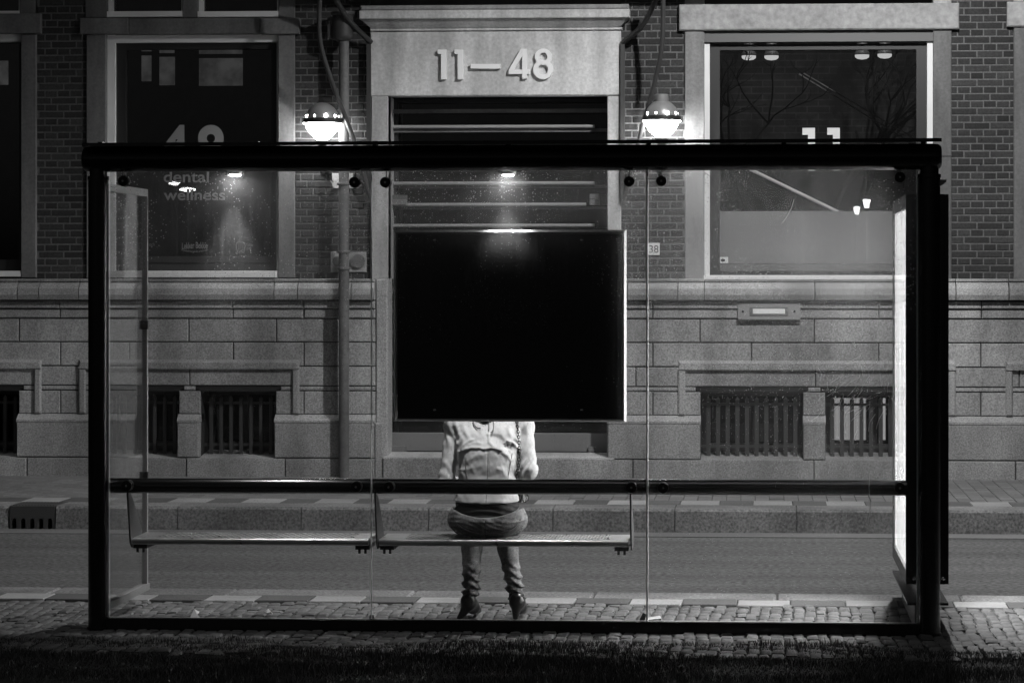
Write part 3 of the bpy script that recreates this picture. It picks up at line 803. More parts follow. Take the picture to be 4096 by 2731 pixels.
# near kerb and blocks (built straight, turned a touch)
NK = MB(); a = -9.0; rot = math.radians(-1.0)
while a < 6:
    b = a+1.0
    NK.tbox(a+.002, b-.002, -.20, .12, -.14, .0, .012, tn()); a = b
o = NK.build('near_kerb', m_kerb); struct(o); o.location = (-.9, 15.10, .0); o.rotation_euler.z = rot
per = .575
W_ = [(-8+per*k, -8+per*k+per*.49) for k in range(26)]; Gq = [(W_[i][1], W_[i+1][0]) for i in range(25)]
for nm_, LL, mt in (('white_kerbside_row', W_, m_blockw), ('grey_kerbside_row', Gq, m_blockg)):
    f = MB()
    for a, b in LL: f.tbox(a+.003, b-.003, -.45, -.205, -.1, .002+float(rng.uniform(-.002, .003)), .004, tn())
    o = f.build(nm_, mt); struct(o); o.location = (-.9+.17, 15.10, 0); o.rotation_euler.z = rot
# setts
f = MB()
def sett(x0, x1, y0, y1, z, tone):
    nx, ny = 4, 4; V = []; Fc = []
    tilt = rng.normal(0, .018, 2)
    for j in range(ny):
        for i in range(nx):
            u, w = (0, .14, .86, 1)[i], (0, .1, .9, 1)[j]
            ex = min(u, 1-u)*3; ey = min(w, 1-w)*3
            e = float(0 < i < 3)*float(0 < j < 3)
            px = x0+(x1-x0)*(u)+rng.normal(0, .0022); py = y0+(y1-y0)*w+rng.normal(0, .003)
            zz = z-.007*(1-e)+(u-.5)*tilt[0]*(x1-x0)+(w-.5)*tilt[1]*(y1-y0)+rng.normal(0, .0012)
            V.append((px, py, zz))
    for j in range(ny-1):
        for i in range(nx-1): Fc.append((j*nx+i, j*nx+i+1, (j+1)*nx+i+1, (j+1)*nx+i))
    per_ = [j for j in range(nx)]+[j*nx+nx-1 for j in range(1, ny)]+[(ny-1)*nx+i for i in range(nx-2, -1, -1)]+[j*nx for j in range(ny-2, 0, -1)]
    n = len(V)
    for q in per_: V.append((V[q][0], V[q][1], z-.05))
    m = len(per_)
    for q in range(m): Fc.append((per_[q], n+q, n+(q+1) % m, per_[(q+1) % m]))
    f.add(V, Fc, tone)
xx = -5.6
while xx < 3.2:
    w = float(rng.uniform(.050, .070)); y = 12.75-float(rng.uniform(0, .15))
    while y < 14.66:
        l = float(rng.uniform(.09, .17))
        y1 = min(y+l, 14.66)
        if y1-y > .05:
            xo = .10*(14.6-y)*0+float(rng.normal(0, .004))+.012*math.sin(y*4+xx)
            sett(xx+xo, xx+w+xo-.005, y, y1-.007, float(rng.normal(-.002, .0028)), float(np.clip(rng.normal(1, .14), .6, 1.45)))
        y += l
    xx += w
o = f.build('cobbled_ground', m_sett, None, True, fix=False); struct(o)
f = MB(); f.add([(-20, 12, -.015), (20, 12, -.015), (20, 14.95, -.015), (-20, 14.95, -.015)], [(0, 1, 2, 3)]); struct(f.build('sand_bed', m_sand))
# lawn
f = MB(); f.add([(-90, -190, -.012), (90, -190, -.012), (90, 12.98, -.012), (-90, 12.98, -.012)], [(0, 1, 2, 3)]); struct(f.build('lawn', m_soil))
nb = 95000
gx = rng.uniform(-5.2, 2.6, nb); gy = 10.9+(13.07-10.9)*rng.uniform(0, 1, nb)**.8
gy += np.clip(.035*np.sin(gx*7)+.03*np.sin(gx*17.3+1)+rng.normal(0, .02, nb), -.1, .09)
clump = np.clip(.75+.5*np.sin(gx*3.1+2*np.sin(gy*5))*np.sin(gy*6.3+gx), .35, 1.3)
h = rng.uniform(.018, .045, nb)*clump; ang = rng.uniform(0, 2*np.pi, nb); lean = rng.uniform(.0, .03, nb); w = rng.uniform(.0008, .0017, nb)
ca, sa = np.cos(ang), np.sin(ang)
pa = rng.uniform(-.6, .6, nb); wx_, wy_ = np.cos(pa)*w, np.sin(pa)*w
z0 = np.full(nb, -.014)
V = np.stack([np.stack([gx-wx_, gy-wy_, z0], 1), np.stack([gx+wx_, gy+wy_, z0], 1),
              np.stack([gx+wx_*.8+ca*lean*.4, gy+wy_*.8+sa*lean*.4, z0+h*.6], 1), np.stack([gx-wx_*.8+ca*lean*.4, gy-wy_*.8+sa*lean*.4, z0+h*.6], 1),
              np.stack([gx+ca*lean, gy+sa*lean, z0+h], 1)], 1).reshape(-1, 3)
me = bpy.data.meshes.new('grass')
nv = nb*5; me.vertices.add(nv); me.vertices.foreach_set('co', V.astype(np.float32).ravel())
base = (np.arange(nb)*5)[:, None]
quads = base+np.array([[0, 1, 2, 3]]); tris = base+np.array([[3, 2, 4]])
loops = np.concatenate([quads.ravel(), tris.ravel()])
me.loops.add(len(loops)); me.loops.foreach_set('vertex_index', loops.astype(np.int32))
me.polygons.add(2*nb)
ls = np.concatenate([np.arange(nb)*4, nb*4+np.arange(nb)*3]); me.polygons.foreach_set('loop_start', ls.astype(np.int32))
tone = rng.uniform(.5, 1.5, nb); tone[rng.uniform(0, 1, nb) > .985] = 4.5
at = me.attributes.new('tone', 'FLOAT', 'FACE'); at.data.foreach_set('value', np.concatenate([tone, tone]).astype(np.float32))
me.update(calc_edges=True); me.validate(); me.materials.append(m_grass)
o = bpy.data.objects.new('grass', me); COL.objects.link(o); o['kind'] = 'stuff'
# storm drain in the far kerb
sd = thing('storm_drain', (X(74, KY), KY, -.10), 'cast iron storm drain inlet with five arched slots in kerb', 'drain')
x0, x1 = X(22, KY), X(127, KY); z0, z1 = -.10, PZ
f = MB(); nS = 5; sw = (x1-x0)/(nS+.9); yF = KY-.012
f.box(x0+.004, x1-.004, yF, KY+.36, -.018, z1-.002)                                            # upper lip
for k in range(nS+1):
    cx = x0+.004+(k)*(x1-x0-.008)/(nS)
    w0 = .016
    f.box(max(x0+.004, cx-w0), min(x1-.004, cx+w0), yF+.001, KY+.10, z0-.01, -.0179)
for k in range(nS):                                                                           # arched heads
    cx = x0+.004+(k+.5)*(x1-x0-.008)/nS; hw = (x1-x0-.008)/nS/2-.0155
    for s in (-1, 1):
        f.poly([(cx+s*hw, -.0181), (cx+s*hw, -.042), (cx+s*hw*.82, -.030), (cx+s*hw*.4, -.0181)], yF+.002, KY+.09)
for k in range(14):
    xx = x0+.02+k*(x1-x0-.04)/13; f.box(xx-.004, xx+.004, KY+.03, KY+.33, z1-.003, z1+.003)
f.build('housing', m_castiron, sd)
f = MB(); f.box(x0+.005, x1-.005, KY+.11, KY+.35, z0-.01, -.019); f.build('shaft', m_hole, sd)

# ================================================================== BUS SHELTER
sh = thing('bus_shelter', (X(1176, SY), SY, 0), 'black framed glass bus shelter seen from behind in front of brick office', 'bus shelter')
def xs(px, y=SY): return X(px, y)
xl, xr = xs(226), xs(2134)
def tilt(px_l, py_l, px_r, py_r, y=SY):
    a = P(px_l, py_l, y); b = P(px_r, py_r, y); return a, b
(bl, br_) = tilt(192, 366, 2162, 360)
f = MB()
d = Vector((br_[0]-bl[0], 0, br_[1]-bl[1])); n = d.normalized(); r = .064
prof = [(0, .75), (.006, .88), (.018, .97), (.04, 1.0)]
pts = [Vector((bl[0], SY, bl[1]))+n*a for a, _ in prof]+[Vector((br_[0], SY, br_[1]))-n*a for a, _ in reversed(prof)]
f.tube(pts, [r*q for _, q in prof]+[r*q for _, q in reversed(prof)], 28)
f.build('beam', m_black, sh, True)
beamz = lambda x: bl[1]+(br_[1]-bl[1])*(x-bl[0])/(br_[0]-bl[0])
for xc, rr in ((xl, .050), (xr, .054)):
    f = MB(); zt = beamz(xc)
    f.lathe([(rr*1.12, 0), (rr*1.12, .006), (rr, .008), (rr, zt-.085-.02), (rr*1.06, zt-.085-.018), (rr*1.06, zt-.085), (rr*.86, zt-.083), (rr*.86, zt-.02)], (xc, SY, 0), 'Z', 32)
    f.build('post', m_black, sh, True)
# front posts on the road side
# roof: sloping up to the road, resting on spacers
(r0, r1) = tilt(188, 332.5, 2163, 321.5, SY-.09)
f = MB(); ra, rb = .009, .15
y0, y1 = SY-.09, SY+1.80
v = []
for (x, z) in (r0, r1):
    v += [(x, y0, z-ra), (x, y0, z+ra), (x, y1, z+.0055+.0905), (x, y1, z-.0055+.0905)]
f.add(v, [(0, 1, 2, 3), (7, 6, 5, 4), (0, 4, 5, 1), (1, 5, 6, 2), (2, 6, 7, 3), (3, 7, 4, 0)])
f.build('roof', m_black, sh)
f = MB()
for px in (232, 590, 862, 1168, 1490, 1800, 2120):
    x = xs(px); z = beamz(x); f.box(x-.012, x+.012, SY-.02, SY+.02, z+.058, z+.085)
    
buildall(f, 'roof_spacer', m_black, sh)
# roof arms reaching out to the road side
for xc in (xl, xs(1168), xr):
    f = MB(); z = beamz(xc); f.tube([(xc, SY+.04, z+.03), (xc, SY+1.35, z+.075)], .028, 14); f.build('roof_arm', m_black, sh, True)
# back glass in three panels
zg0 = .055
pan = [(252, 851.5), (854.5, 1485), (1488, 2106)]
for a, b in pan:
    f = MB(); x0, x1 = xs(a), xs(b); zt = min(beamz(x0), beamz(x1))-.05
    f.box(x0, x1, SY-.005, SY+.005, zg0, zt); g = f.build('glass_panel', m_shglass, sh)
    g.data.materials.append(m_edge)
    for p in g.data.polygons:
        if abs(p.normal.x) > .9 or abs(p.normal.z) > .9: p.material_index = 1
for px, rr in ((853, .0022), (1486.5, .0052), (2107, .003)):
    f = MB(); x = xs(px); f.tube([(x, SY+.0065, zg0), (x, SY+.0065, beamz(x)-.05)], rr, 10); f.build('seam_bead', m_edge, sh, True)
sr = random.Random(3)
def ribbon(f, pts, w):
    P2 = [P(px, py, SY+.0062) for px, py in pts]
    for (xa, za), (xb, zb) in zip(P2[:-1], P2[1:]):
        L = math.hypot(xb-xa, zb-za) or 1; nx, nz = -(zb-za)/L*w, (xb-xa)/L*w
        f.add([(xa-nx, SY+.0055, za-nz), (xa+nx, SY+.0055, za+nz), (xb+nx, SY+.0055, zb+nz), (xb-nx, SY+.0055, zb-nz)], [(0, 1, 2, 3)])
f = MB()
for k in range(46):
    cx, cy = sr.gauss(1965, 45), sr.gauss(905, 42); L = sr.uniform(8, 46); a = math.radians(sr.gauss(52, 26)); bend = sr.uniform(-6, 6)
    cx = min(cx, 2040)
    ribbon(f, [(cx-math.cos(a)*L/2, cy+math.sin(a)*L/2), (cx+bend, cy), (cx+math.cos(a)*L/2, cy-math.sin(a)*L/2)], sr.uniform(.0003, .0008))
f.build('scratch_marks', m_edge, sh)
for pts in ([(1824, 458), (1818, 478), (1806, 500), (1796, 512)], [(1876, 1208), (1884, 1196), (1892, 1194), (1896, 1204)], [(1998, 1085), (1996, 1120), (1999, 1160), (1994, 1200)]):
    f = MB(); ribbon(f, pts, .0007); f.build('scratch_marks', m_edge, sh)
# clamps
def clamp(px, py, top, y=SY):
    x, z = P(px, py, y-.02)
    f = MB(); f.lathe([(.020, -.030), (.0255, -.028), (.0265, -.024), (.0265, -.006), (.024, -.0055)], (x, y, z), 'Y', 24)
    f.lathe([(.024, .0055), (.0265, .006), (.0265, .026), (.02, .028)], (x, y, z), 'Y', 24)
    if top: f.tube([(x, y+.018, z+.02), (x, y+.018, beamz(x)-.05)], .0035, 8)
    f.lathe([(.0075, -.0335), (.0075, -.0302)], (x, y, z), 'Y', 6)
    c = f.build('glass_clamp', m_black2, sh, True)
    f = MB(); f.lathe([(.003, -.0352), (.0052, -.0348), (.0056, -.0338)], (x, y, z), 'Y', 8); f.build('screw_head', m_steel, c, True)
for px, py in ((283, 416), (814, 419), (885, 419), (1445, 417), (1519, 416), (2067, 407)): clamp(px, py, True)
for px, py in ((291, 1115), (818, 1117.5), (893, 1118), (1450, 1119), (1523, 1120), (2067, 1120)): clamp(px, py, False)
# handrail and bottom rail
RY = SY+.062
a, b = P(254, 1114.5, RY), P(2083, 1120, RY)
f = MB(); f.tube([(a[0], RY, a[1]), (b[0], RY, b[1])], .0375, 24); f.build('handrail', M('rail_steel_paint', .10, .22, metal=1.0), sh, True)
railz = lambda x: a[1]+(b[1]-a[1])*(x-a[0])/(b[0]-a[0])
f = MB(); f.box(xl+.04, xr-.04, SY-.022, SY-.0056, .0, .052); f.box(xl+.04, xr-.04, SY+.0056, SY+.022, .0, .052); f.box(xl+.04, xr-.04, SY-.021, SY+.021, -.01, .048); f.build('bottom_rail', m_black, sh)
# left side screen
SX = xs(250, SY+.06)-.012
y0, y1 = SY+.03, SY+.93
f = MB(); f.box(SX-.004, SX+.004, y0+.02, y1-.02, .12, 2.165); f.build('side_glass', m_sideglass, sh)
f = MB(); f.box(SX-.03, SX+.012, y0-.0, y1+.015, 2.165, 2.203); f.build('side_top_rail', m_galv, sh)
f = MB(); f.box(SX-.012, SX+.016, y1-.03, y1+.0, .09, 2.164); f.build('side_post', m_galv, sh)
f = MB(); f.box(SX-.02, SX+.02, y0-.0, y1+.02, .085, .12); f.build('side_base_rail', m_galv, sh)
for py in (745, 1090):
    z = Z(py, y1, 335); f = MB(); f.box(SX-.02, SX+.025, y1-.055, y1-.031, z-.025, z+.02); f.build('lock', m_black2, sh)
# small bracket on the right post
f = MB(); x0 = xs(2158); z = Z(413, SY, 2160); f.add([(x0, SY-.02, z), (x0+.032, SY-.02, z), (x0+.032, SY-.02, z-.012), (x0, SY-.02, z-.034), (x0, SY+.03, z), (x0+.032, SY+.03, z), (x0+.032, SY+.03, z-.012), (x0, SY+.03, z-.034)],
   [(0, 1, 2, 3), (4, 7, 6, 5), (0, 4, 5, 1), (1, 5, 6, 2), (2, 6, 7, 3)]); f.build('bracket', m_galv, sh)

# ---- downlights
def downlight(px, label):
    y = SY+.062; x, z = P(px, 402, y)
    L = thing('downlight', (x, y, z), label, 'downlight', 'downlights under the shelter beam')
    f = MB(); f.lathe([(.030, .0), (.041, .002), (.041, .016), (.036, .02), (.036, .04)], (x, y, z), 'Z', 24)
    f.build('housing', m_steel, L, True)
    f = MB(); f.lathe([(.004, -.006), (.02, -.0055), (.029, -.002), (.029, .0)], (x, y, z), 'Z', 24); f.build('lens', m_lens, L, True)
    ld = bpy.data.lights.new('downlight_beam', 'SPOT'); ld.energy = 75; ld.spot_size = math.radians(66); ld.spot_blend = .85; ld.shadow_soft_size = .025
    lo = bpy.data.objects.new('downlight_beam', ld); COL.objects.link(lo); lo.location = (x, y, z-.012); lo.rotation_euler = (math.radians(11), 0, 0)
downlight(540, 'small lit downlight under the beam in front of the dental window')
downlight(1167, 'small lit downlight under the beam above the notice board')

# ---- notice board (seen from its back)
nbd = thing('notice_board', (xs(1170, SY+.02), SY+.03, Z(968, SY+.02)), 'black notice board in steel frame hiding the head of the seated person', 'notice board')
yb0 = SY+.017
x0, x1, z0, z1 = R(903, 528, 1438.5, 968, yb0); fw = .021
f = MB()
def frame_bar(p, q, r_, s_):
    pass
of = [(x0, z0), (x1, z0), (x1, z1), (x0, z1)]; inn = [(x0+fw, z0+fw*.6), (x1-fw, z0+fw*.6), (x1-fw, z1-fw), (x0+fw, z1-fw)]
mid = [((a[0]+b[0])/2, (a[1]+b[1])/2) for a, b in zip(of, inn)]
V = [(x, yb0+.012, z) for x, z in of]+[(x, yb0, z) for x, z in mid]+[(x, yb0+.010, z) for x, z in inn]+[(x, yb0+.04, z) for x, z in of]
Fc = []
for i in range(4):
    j = (i+1) % 4
    Fc += [(i, j, 4+j, 4+i), (4+i, 4+j, 8+j, 8+i), (12+i, 12+j, j, i)]
Fc.append((15, 14, 13, 12))
f.add(V, Fc); f.build('frame', m_alu, nbd)
f = MB(); f.box(x0+fw*.9, x1-fw*.9, yb0+.011, yb0+.037, z0+fw*.5, z1-fw*.9); f.build('panel', m_panel, nbd)
for px, py in ((998, 552), (1336, 552), (998, 942), (1336, 942)):
    x, z = P(px, py, yb0); f = MB(); f.lathe([(.009, 0), (.008, -.004), (.002, -.006)], (x, yb0+.0109, z), 'Y', 10); f.build('screw', m_chrome, nbd, True)
# ---- benches
def bench(pxa, pxb, brk, label):
    B = thing('bench', (xs((pxa+pxb)/2, SY+.3), SY+.3, .43), label, 'bench', 'perforated steel bench seats of the shelter')
    x0, x1 = X(pxa, SY+.16), X(pxb, SY+.16); y0, y1 = SY+.15, SY+.50; z = .432
    f = MB()
    prof = [(y0-.004, z-.016), (y0-.001, z-.026), (y0+.010, z-.032), (y0+.022, z-.028), (y0+.028, z-.016), (y0+.05, z-.008), (y1-.03, z-.008), (y1, z-.03), (y1+.004, z-.02), (y1-.02, z), (y0+.03, z), (y0+.004, z-.001), (y0-.001, z-.006)]
    n = len(prof); f.add([(x0, a, b) for a, b in prof]+[(x1, a, b) for a, b in prof], [tuple(range(n)), tuple(reversed(range(n, 2*n)))]+[(i, i+n, (i+1) % n+n, (i+1) % n) for i in range(n)])
    nx = int((x1-x0-.20)/.031)
    for i in range(nx):
        for j in range(7):
            cx = x0+.13+i*.031+(.0155 if j % 2 else 0); cy = y0+.075+j*.036
            f.lathe([(.0075, 0), (.0065, .0025), (.004, .0035)], (cx, cy, z-.0003), 'Z', 7)
    f.build('seat', m_steel, B, True)
    for px in brk:
        xx = X(px, SY+.1); w = .004
        f = MB(); zt = railz(xx)-.02
        pl = [(SY+.05, zt), (SY+.09, zt), (SY+.20, .60), (SY+.34, .47), (SY+.36, .43), (SY+.32, .395), (SY+.16, .385), (SY+.12, .41)]
        n = len(pl); f.add([(xx-w, a, b) for a, b in pl]+[(xx+w, a, b) for a, b in pl], [tuple(range(n)), tuple(reversed(range(n, 2*n)))]+[(i, i+n, (i+1) % n+n, (i+1) % n) for i in range(n)])
        f.build('bracket', m_ironlight, B)
    for xx, s in ((x0, 1), (x1, -1)):
        f = MB(); f.box(min(xx, xx+s*.07), max(xx, xx+s*.07), SY+.19, SY+.42, z-.055, z-.034)
        for q in (.02, .05): f.tube([(xx+s*q, SY+.2, z-.075), (xx+s*q, SY+.2, z-.03)], .007, 6)
        f.build('mounting', m_black2, B)
    return B
bench(303, 846, (297,), 'empty perforated steel bench seat hung from the left of the handrail')
bench(871, 1443, (864, 1449), 'perforated steel bench seat carrying the seated person')
# ---- lightbox
LX0, LX1 = X(2080.5, SY+.17), X(2179, SY+.17); ly0, ly1 = SY+.17, SY+1.52
zt, zb = Z(446, ly0, 2130), Z(1341, ly0, 2130)
lbx = thing('advertising_lightbox', ((LX0+LX1)/2, (ly0+ly1)/2, 0), 'tall black lightbox with glowing white poster at right end of shelter', 'lightbox')
f = MB()
f.box(LX0+.02, LX1-.02, ly0, ly1, zb+.0, zt)
for (s, xo) in ((0, LX0), (1, LX1-.021)):
    f.box(xo, xo+.021, ly0-.0, ly1, zt-.072, zt-.001); f.box(xo, xo+.021, ly0, ly1, zb+.001, zb+.068)
    f.box(xo, xo+.021, ly0, ly0+.012, zb+.068, zt-.072); f.box(xo, xo+.021, ly1-.04, ly1, zb+.068, zt-.072)
f.build('housing', m_black, lbx)
for xo, nm_ in ((LX0+.012, 'poster'), (LX1-.019, 'poster')):
    f = MB(); f.box(xo, xo+.007, ly0+.0125, ly1-.0405, zb+.0685, zt-.0725); f.build(nm_, m_poster, lbx)
for xo in (LX0+.003, LX1-.006):
    f = MB(); f.box(xo, xo+.003, ly0+.0125, ly1-.0405, zb+.0685, zt-.0725); f.build('cover_glass', m_pane, lbx)
zp = Z(1388, ly0-.03, 2140)
f = MB(); f.box(LX0+.045, LX1-.045, ly0+.02, ly1-.1, .0, zp); f.build('pedestal', m_galv, lbx)
f = MB(); f.box(LX0+.005, LX1-.005, ly0-.06, ly1+.1, zp, zp+.012); f.build('base_plate', m_black, lbx)
f = MB(); f.box(LX0+.06, LX1-.06, ly0+.1, ly1-.2, zp+.012, zb); f.build('neck', m_black, lbx)
for px in (2101, 2166):
    x, z = P(px, 1329, ly0-.01); f = MB(); f.lathe([(.011, 0), (.010, -.006), (.006, -.010), (.001, -.012)], (x, ly0, z), 'Y', 14); f.build('bolt', m_chrome, lbx, True)

# ---- litter
def scrap(name, pts, label, mat, z=.012):
    m = MB(); base = [G(px, py, z) for px, py in pts]
    c = Vector(base[0]); n = len(base)
    m.add([(a, b, z+.003+.012*(i % 2)) for i, (a, b, _) in enumerate(base)]+[(a, b, z-.002+.012*(i % 2)) for i, (a, b, _) in enumerate(base)],
          [tuple(range(n)), tuple(reversed(range(n, 2*n)))]+[(i, i+n, (i+1) % n+n, (i+1) % n) for i in range(n)])
    o = m.build(name, mat); tag(o, label, 'litter', 'litter on the cobbles'); return o
scrap('paper_scrap', [(436, 1419), (446, 1404), (458, 1405), (452, 1416), (462, 1420)], 'torn white paper scrap on cobbles below the left bench', m_paper)
scrap('paper_scrap', [(541, 1417), (556, 1417), (556, 1419), (541, 1420)], 'thin pale paper strip on cobbles between two scraps', m_paper)
scrap('paper_scrap', [(607, 1405), (616, 1404), (626, 1408), (622, 1411), (612, 1409)], 'small crumpled white paper on cobbles, right of the torn scrap', m_paper)
scrap('cigarette_packet', [(1489, 1418), (1516, 1420), (1521, 1423), (1519, 1426), (1489, 1424)], 'flattened pale packet lying beside the right glass seam', m_paper, .02)
for px, dx, lab in ((1476, 8, 'strip of dark tape sticking up at the right glass seam'), (858, -2, 'strip of dark tape sticking up at the left glass seam')):
    m = MB(); y = SY+.03
    a = P(px-10, 1428, y); b = P(px+2, 1428, y); c = P(px+2+dx, 1411, y); d_ = P(px-7+dx, 1406+(6 if dx < 0 else 0), y)
    m.poly([a, b, c, d_], y, y+.003); o = m.build('tape_strip', m_black2); tag(o, lab, 'tape')

# ================================================================== PERSON
def surface_nets(val, org, h):
    nx, ny, nz = val.shape
    ins = val < 0
    acc = np.zeros((nx-1, ny-1, nz-1, 3)); cnt = np.zeros((nx-1, ny-1, nz-1))
    corners = [(i, j, k) for i in (0, 1) for j in (0, 1) for k in (0, 1)]
    def sl(c): return tuple(slice(c[a], val.shape[a]-1+c[a]) for a in range(3))
    for a in corners:
        for ax in range(3):
            if a[ax] == 0:
                b = list(a); b[ax] = 1; b = tuple(b)
                va, vb = val[sl(a)], val[sl(b)]
                m = (va < 0) != (vb < 0)
                t = np.where(m, va/(np.where(m, va-vb, 1)), 0)
                for q in range(3): acc[..., q] += np.where(m, a[q]+(t if q == ax else 0), 0)
                cnt += m
    act = cnt > 0
    idx = np.full(act.shape, -1, int); idx[act] = np.arange(act.sum())
    ii = np.argwhere(act)
    V = (ii+acc[act]/cnt[act][:, None])*h+np.array(org)
    Q = []
    for ax in range(3):
        u, w = [(1, 2), (2, 0), (0, 1)][ax]
        s0 = [slice(None)]*3; s1 = [slice(None)]*3
        s0[ax] = slice(0, -1); s1[ax] = slice(1, None)
        for q in (u, w): s0[q] = slice(1, -1); s1[q] = slice(1, -1)
        A, B = ins[tuple(s0)], ins[tuple(s1)]
        e = np.argwhere(A != B)
        if len(e) == 0: continue
        fl = A[tuple(e.T)]
        base_ = e.copy(); base_[:, u] += 1; base_[:, w] += 1
        def cell(du, dw):
            c = base_.copy(); c[:, u] += du; c[:, w] += dw; return idx[tuple(c.T)]
        q = np.stack([cell(-1, -1), cell(0, -1), cell(0, 0), cell(-1, 0)], 1)
        q[~fl] = q[~fl][:, ::-1]
        Q.append(q)
    return V, np.concatenate(Q)
class SDF:
    def __init__(s, lo, hi, h):
        s.h = h; s.sm = 2; s.lo = np.array(lo, float); n = np.ceil((np.array(hi)-s.lo)/h).astype(int)+1
        s.ax = [s.lo[i]+h*np.arange(n[i]) for i in range(3)]
        s.X, s.Y, s.Z = np.meshgrid(*s.ax, indexing='ij')
        s.d = np.full(s.X.shape, .5)
    def smin(s, e, k, sl=None):
        d = s.d if sl is None else s.d[sl]
        if k <= 0: r = np.minimum(d, e)
        else:
            hh = np.clip(.5+.5*(d-e)/k, 0, 1); r = d+(e-d)*hh-k*hh*(1-hh)
        if sl is None: s.d = r
        else: s.d[sl] = r
    def sub(s, lo, hi, m=.06):
        return tuple(slice(max(0, int((lo[i]-m-s.lo[i])/s.h)), max(1, int((hi[i]+m-s.lo[i])/s.h)+2)) for i in range(3))
    def cap(s, a, b, ra, rb, k=.02):
        a, b = np.array(a, float), np.array(b, float); r = max(ra, rb)
        sl = s.sub(np.minimum(a, b)-r, np.maximum(a, b)+r)
        x, y, z = s.X[sl]-a[0], s.Y[sl]-a[1], s.Z[sl]-a[2]
        if x.size == 0: return
        v = b-a; t = np.clip((x*v[0]+y*v[1]+z*v[2])/max(1e-9, v@v), 0, 1)
        s.smin(np.sqrt((x-t*v[0])**2+(y-t*v[1])**2+(z-t*v[2])**2)-(ra+(rb-ra)*t), k, sl)
    def ell(s, c, r, k=.02, rx=0.0):
        c = np.array(c, float); r = np.array(r, float); sl = s.sub(c-r.max(), c+r.max())
        x, y, z = s.X[sl]-c[0], s.Y[sl]-c[1], s.Z[sl]-c[2]
        if x.size == 0: return
        if rx: y, z = y*math.cos(rx)+z*math.sin(rx), -y*math.sin(rx)+z*math.cos(rx)
        q = np.sqrt((x/r[0])**2+(y/r[1])**2+(z/r[2])**2)
        s.smin((q-1)*r.min(), k, sl)
    def loft(s, secs, p=2.4, k=.02):
        Zs = [q[0] for q in secs]
        hw = np.interp(s.Z, Zs, [q[1] for q in secs]); hd = np.interp(s.Z, Zs, [q[2] for q in secs]); cy = np.interp(s.Z, Zs, [q[3] for q in secs])
        q = (np.abs(s.X/hw)**p+np.abs((s.Y-cy)/hd)**p)**(1/p)
        e = (q-1)*np.minimum(hw, hd)
        e = np.maximum(e, np.maximum(Zs[0]-s.Z, s.Z-Zs[-1]))
        s.smin(e, k)
    def mesh(s, name, mat, parent, off):
        V, Q = surface_nets(s.d, s.lo, s.h)
        me = bpy.data.meshes.new(name); pl = wloc(parent); o3 = np.array(off)-np.array(pl)
        me.from_pydata((V+o3).tolist(), [], Q.tolist())
        at = me.attributes.new('tone', 'FLOAT', 'FACE'); at.data.foreach_set('value', [1.0]*len(Q))
        bm = bmesh.new(); bm.from_mesh(me)
        for _ in range(s.sm): bmesh.ops.smooth_vert(bm, verts=bm.verts, factor=.5, use_axis_x=True, use_axis_y=True, use_axis_z=True)
        bm.to_mesh(me); bm.free()
        me.polygons.foreach_set('use_smooth', [True]*len(me.polygons)); me.materials.append(mat)
        o = bpy.data.objects.new(name, me); COL.objects.link(o); o.parent = parent; return o
PY = SY+.38
PXC = X(1120, PY)
OFF = (PXC, PY, 0)
pr = thing('person', (PXC, PY, 0), 'person in pale jacket and faded jeans sitting on the bench, head behind notice board', 'person')
SCL = F/PY
def zz(x, y):   # pixel in the zoomed crop of the back -> local x,z
    ox, oy = (1700+x/2.612)/1.7415, (1650+y/2.612)/1.7415
    a = P(ox, oy, PY-.1); return a[0]-PXC, a[1]
torso = [(.585, .170, .130, -.045), (.62, .162, .126, -.042), (.67, .150, .115, -.034), (.73, .146, .110, -.024), (.80, .147, .112, -.014), (.86, .152, .116, .0), (.89, .157, .116, .012), (.95, .168, .112, .046), (1.01, .178, .098, .090), (1.045, .150, .08, .118), (1.075, .085, .06, .135), (1.10, .05, .05, .15)]
shoul = [(-.170, .088, .998), (.168, .088, .996)]
elb = [(-.212, -.005, .700), (.214, -.012, .760)]
wri = [(-.085, .24, .66), (.075, .25, .66)]
TZ = [q[0] for q in torso]
def cyz(z): return np.interp(z, TZ, [q[3] for q in torso])
def backy(z): return float(np.interp(z, TZ, [q[3]-q[2] for q in torso]))
hip = [(-.095, -.02, .515), (.095, -.02, .515)]
kne = [(-.120, .40, .50), (.032, .40, .50)]
ank = [(-.099, .135, .125), (.130, .14, .125)]
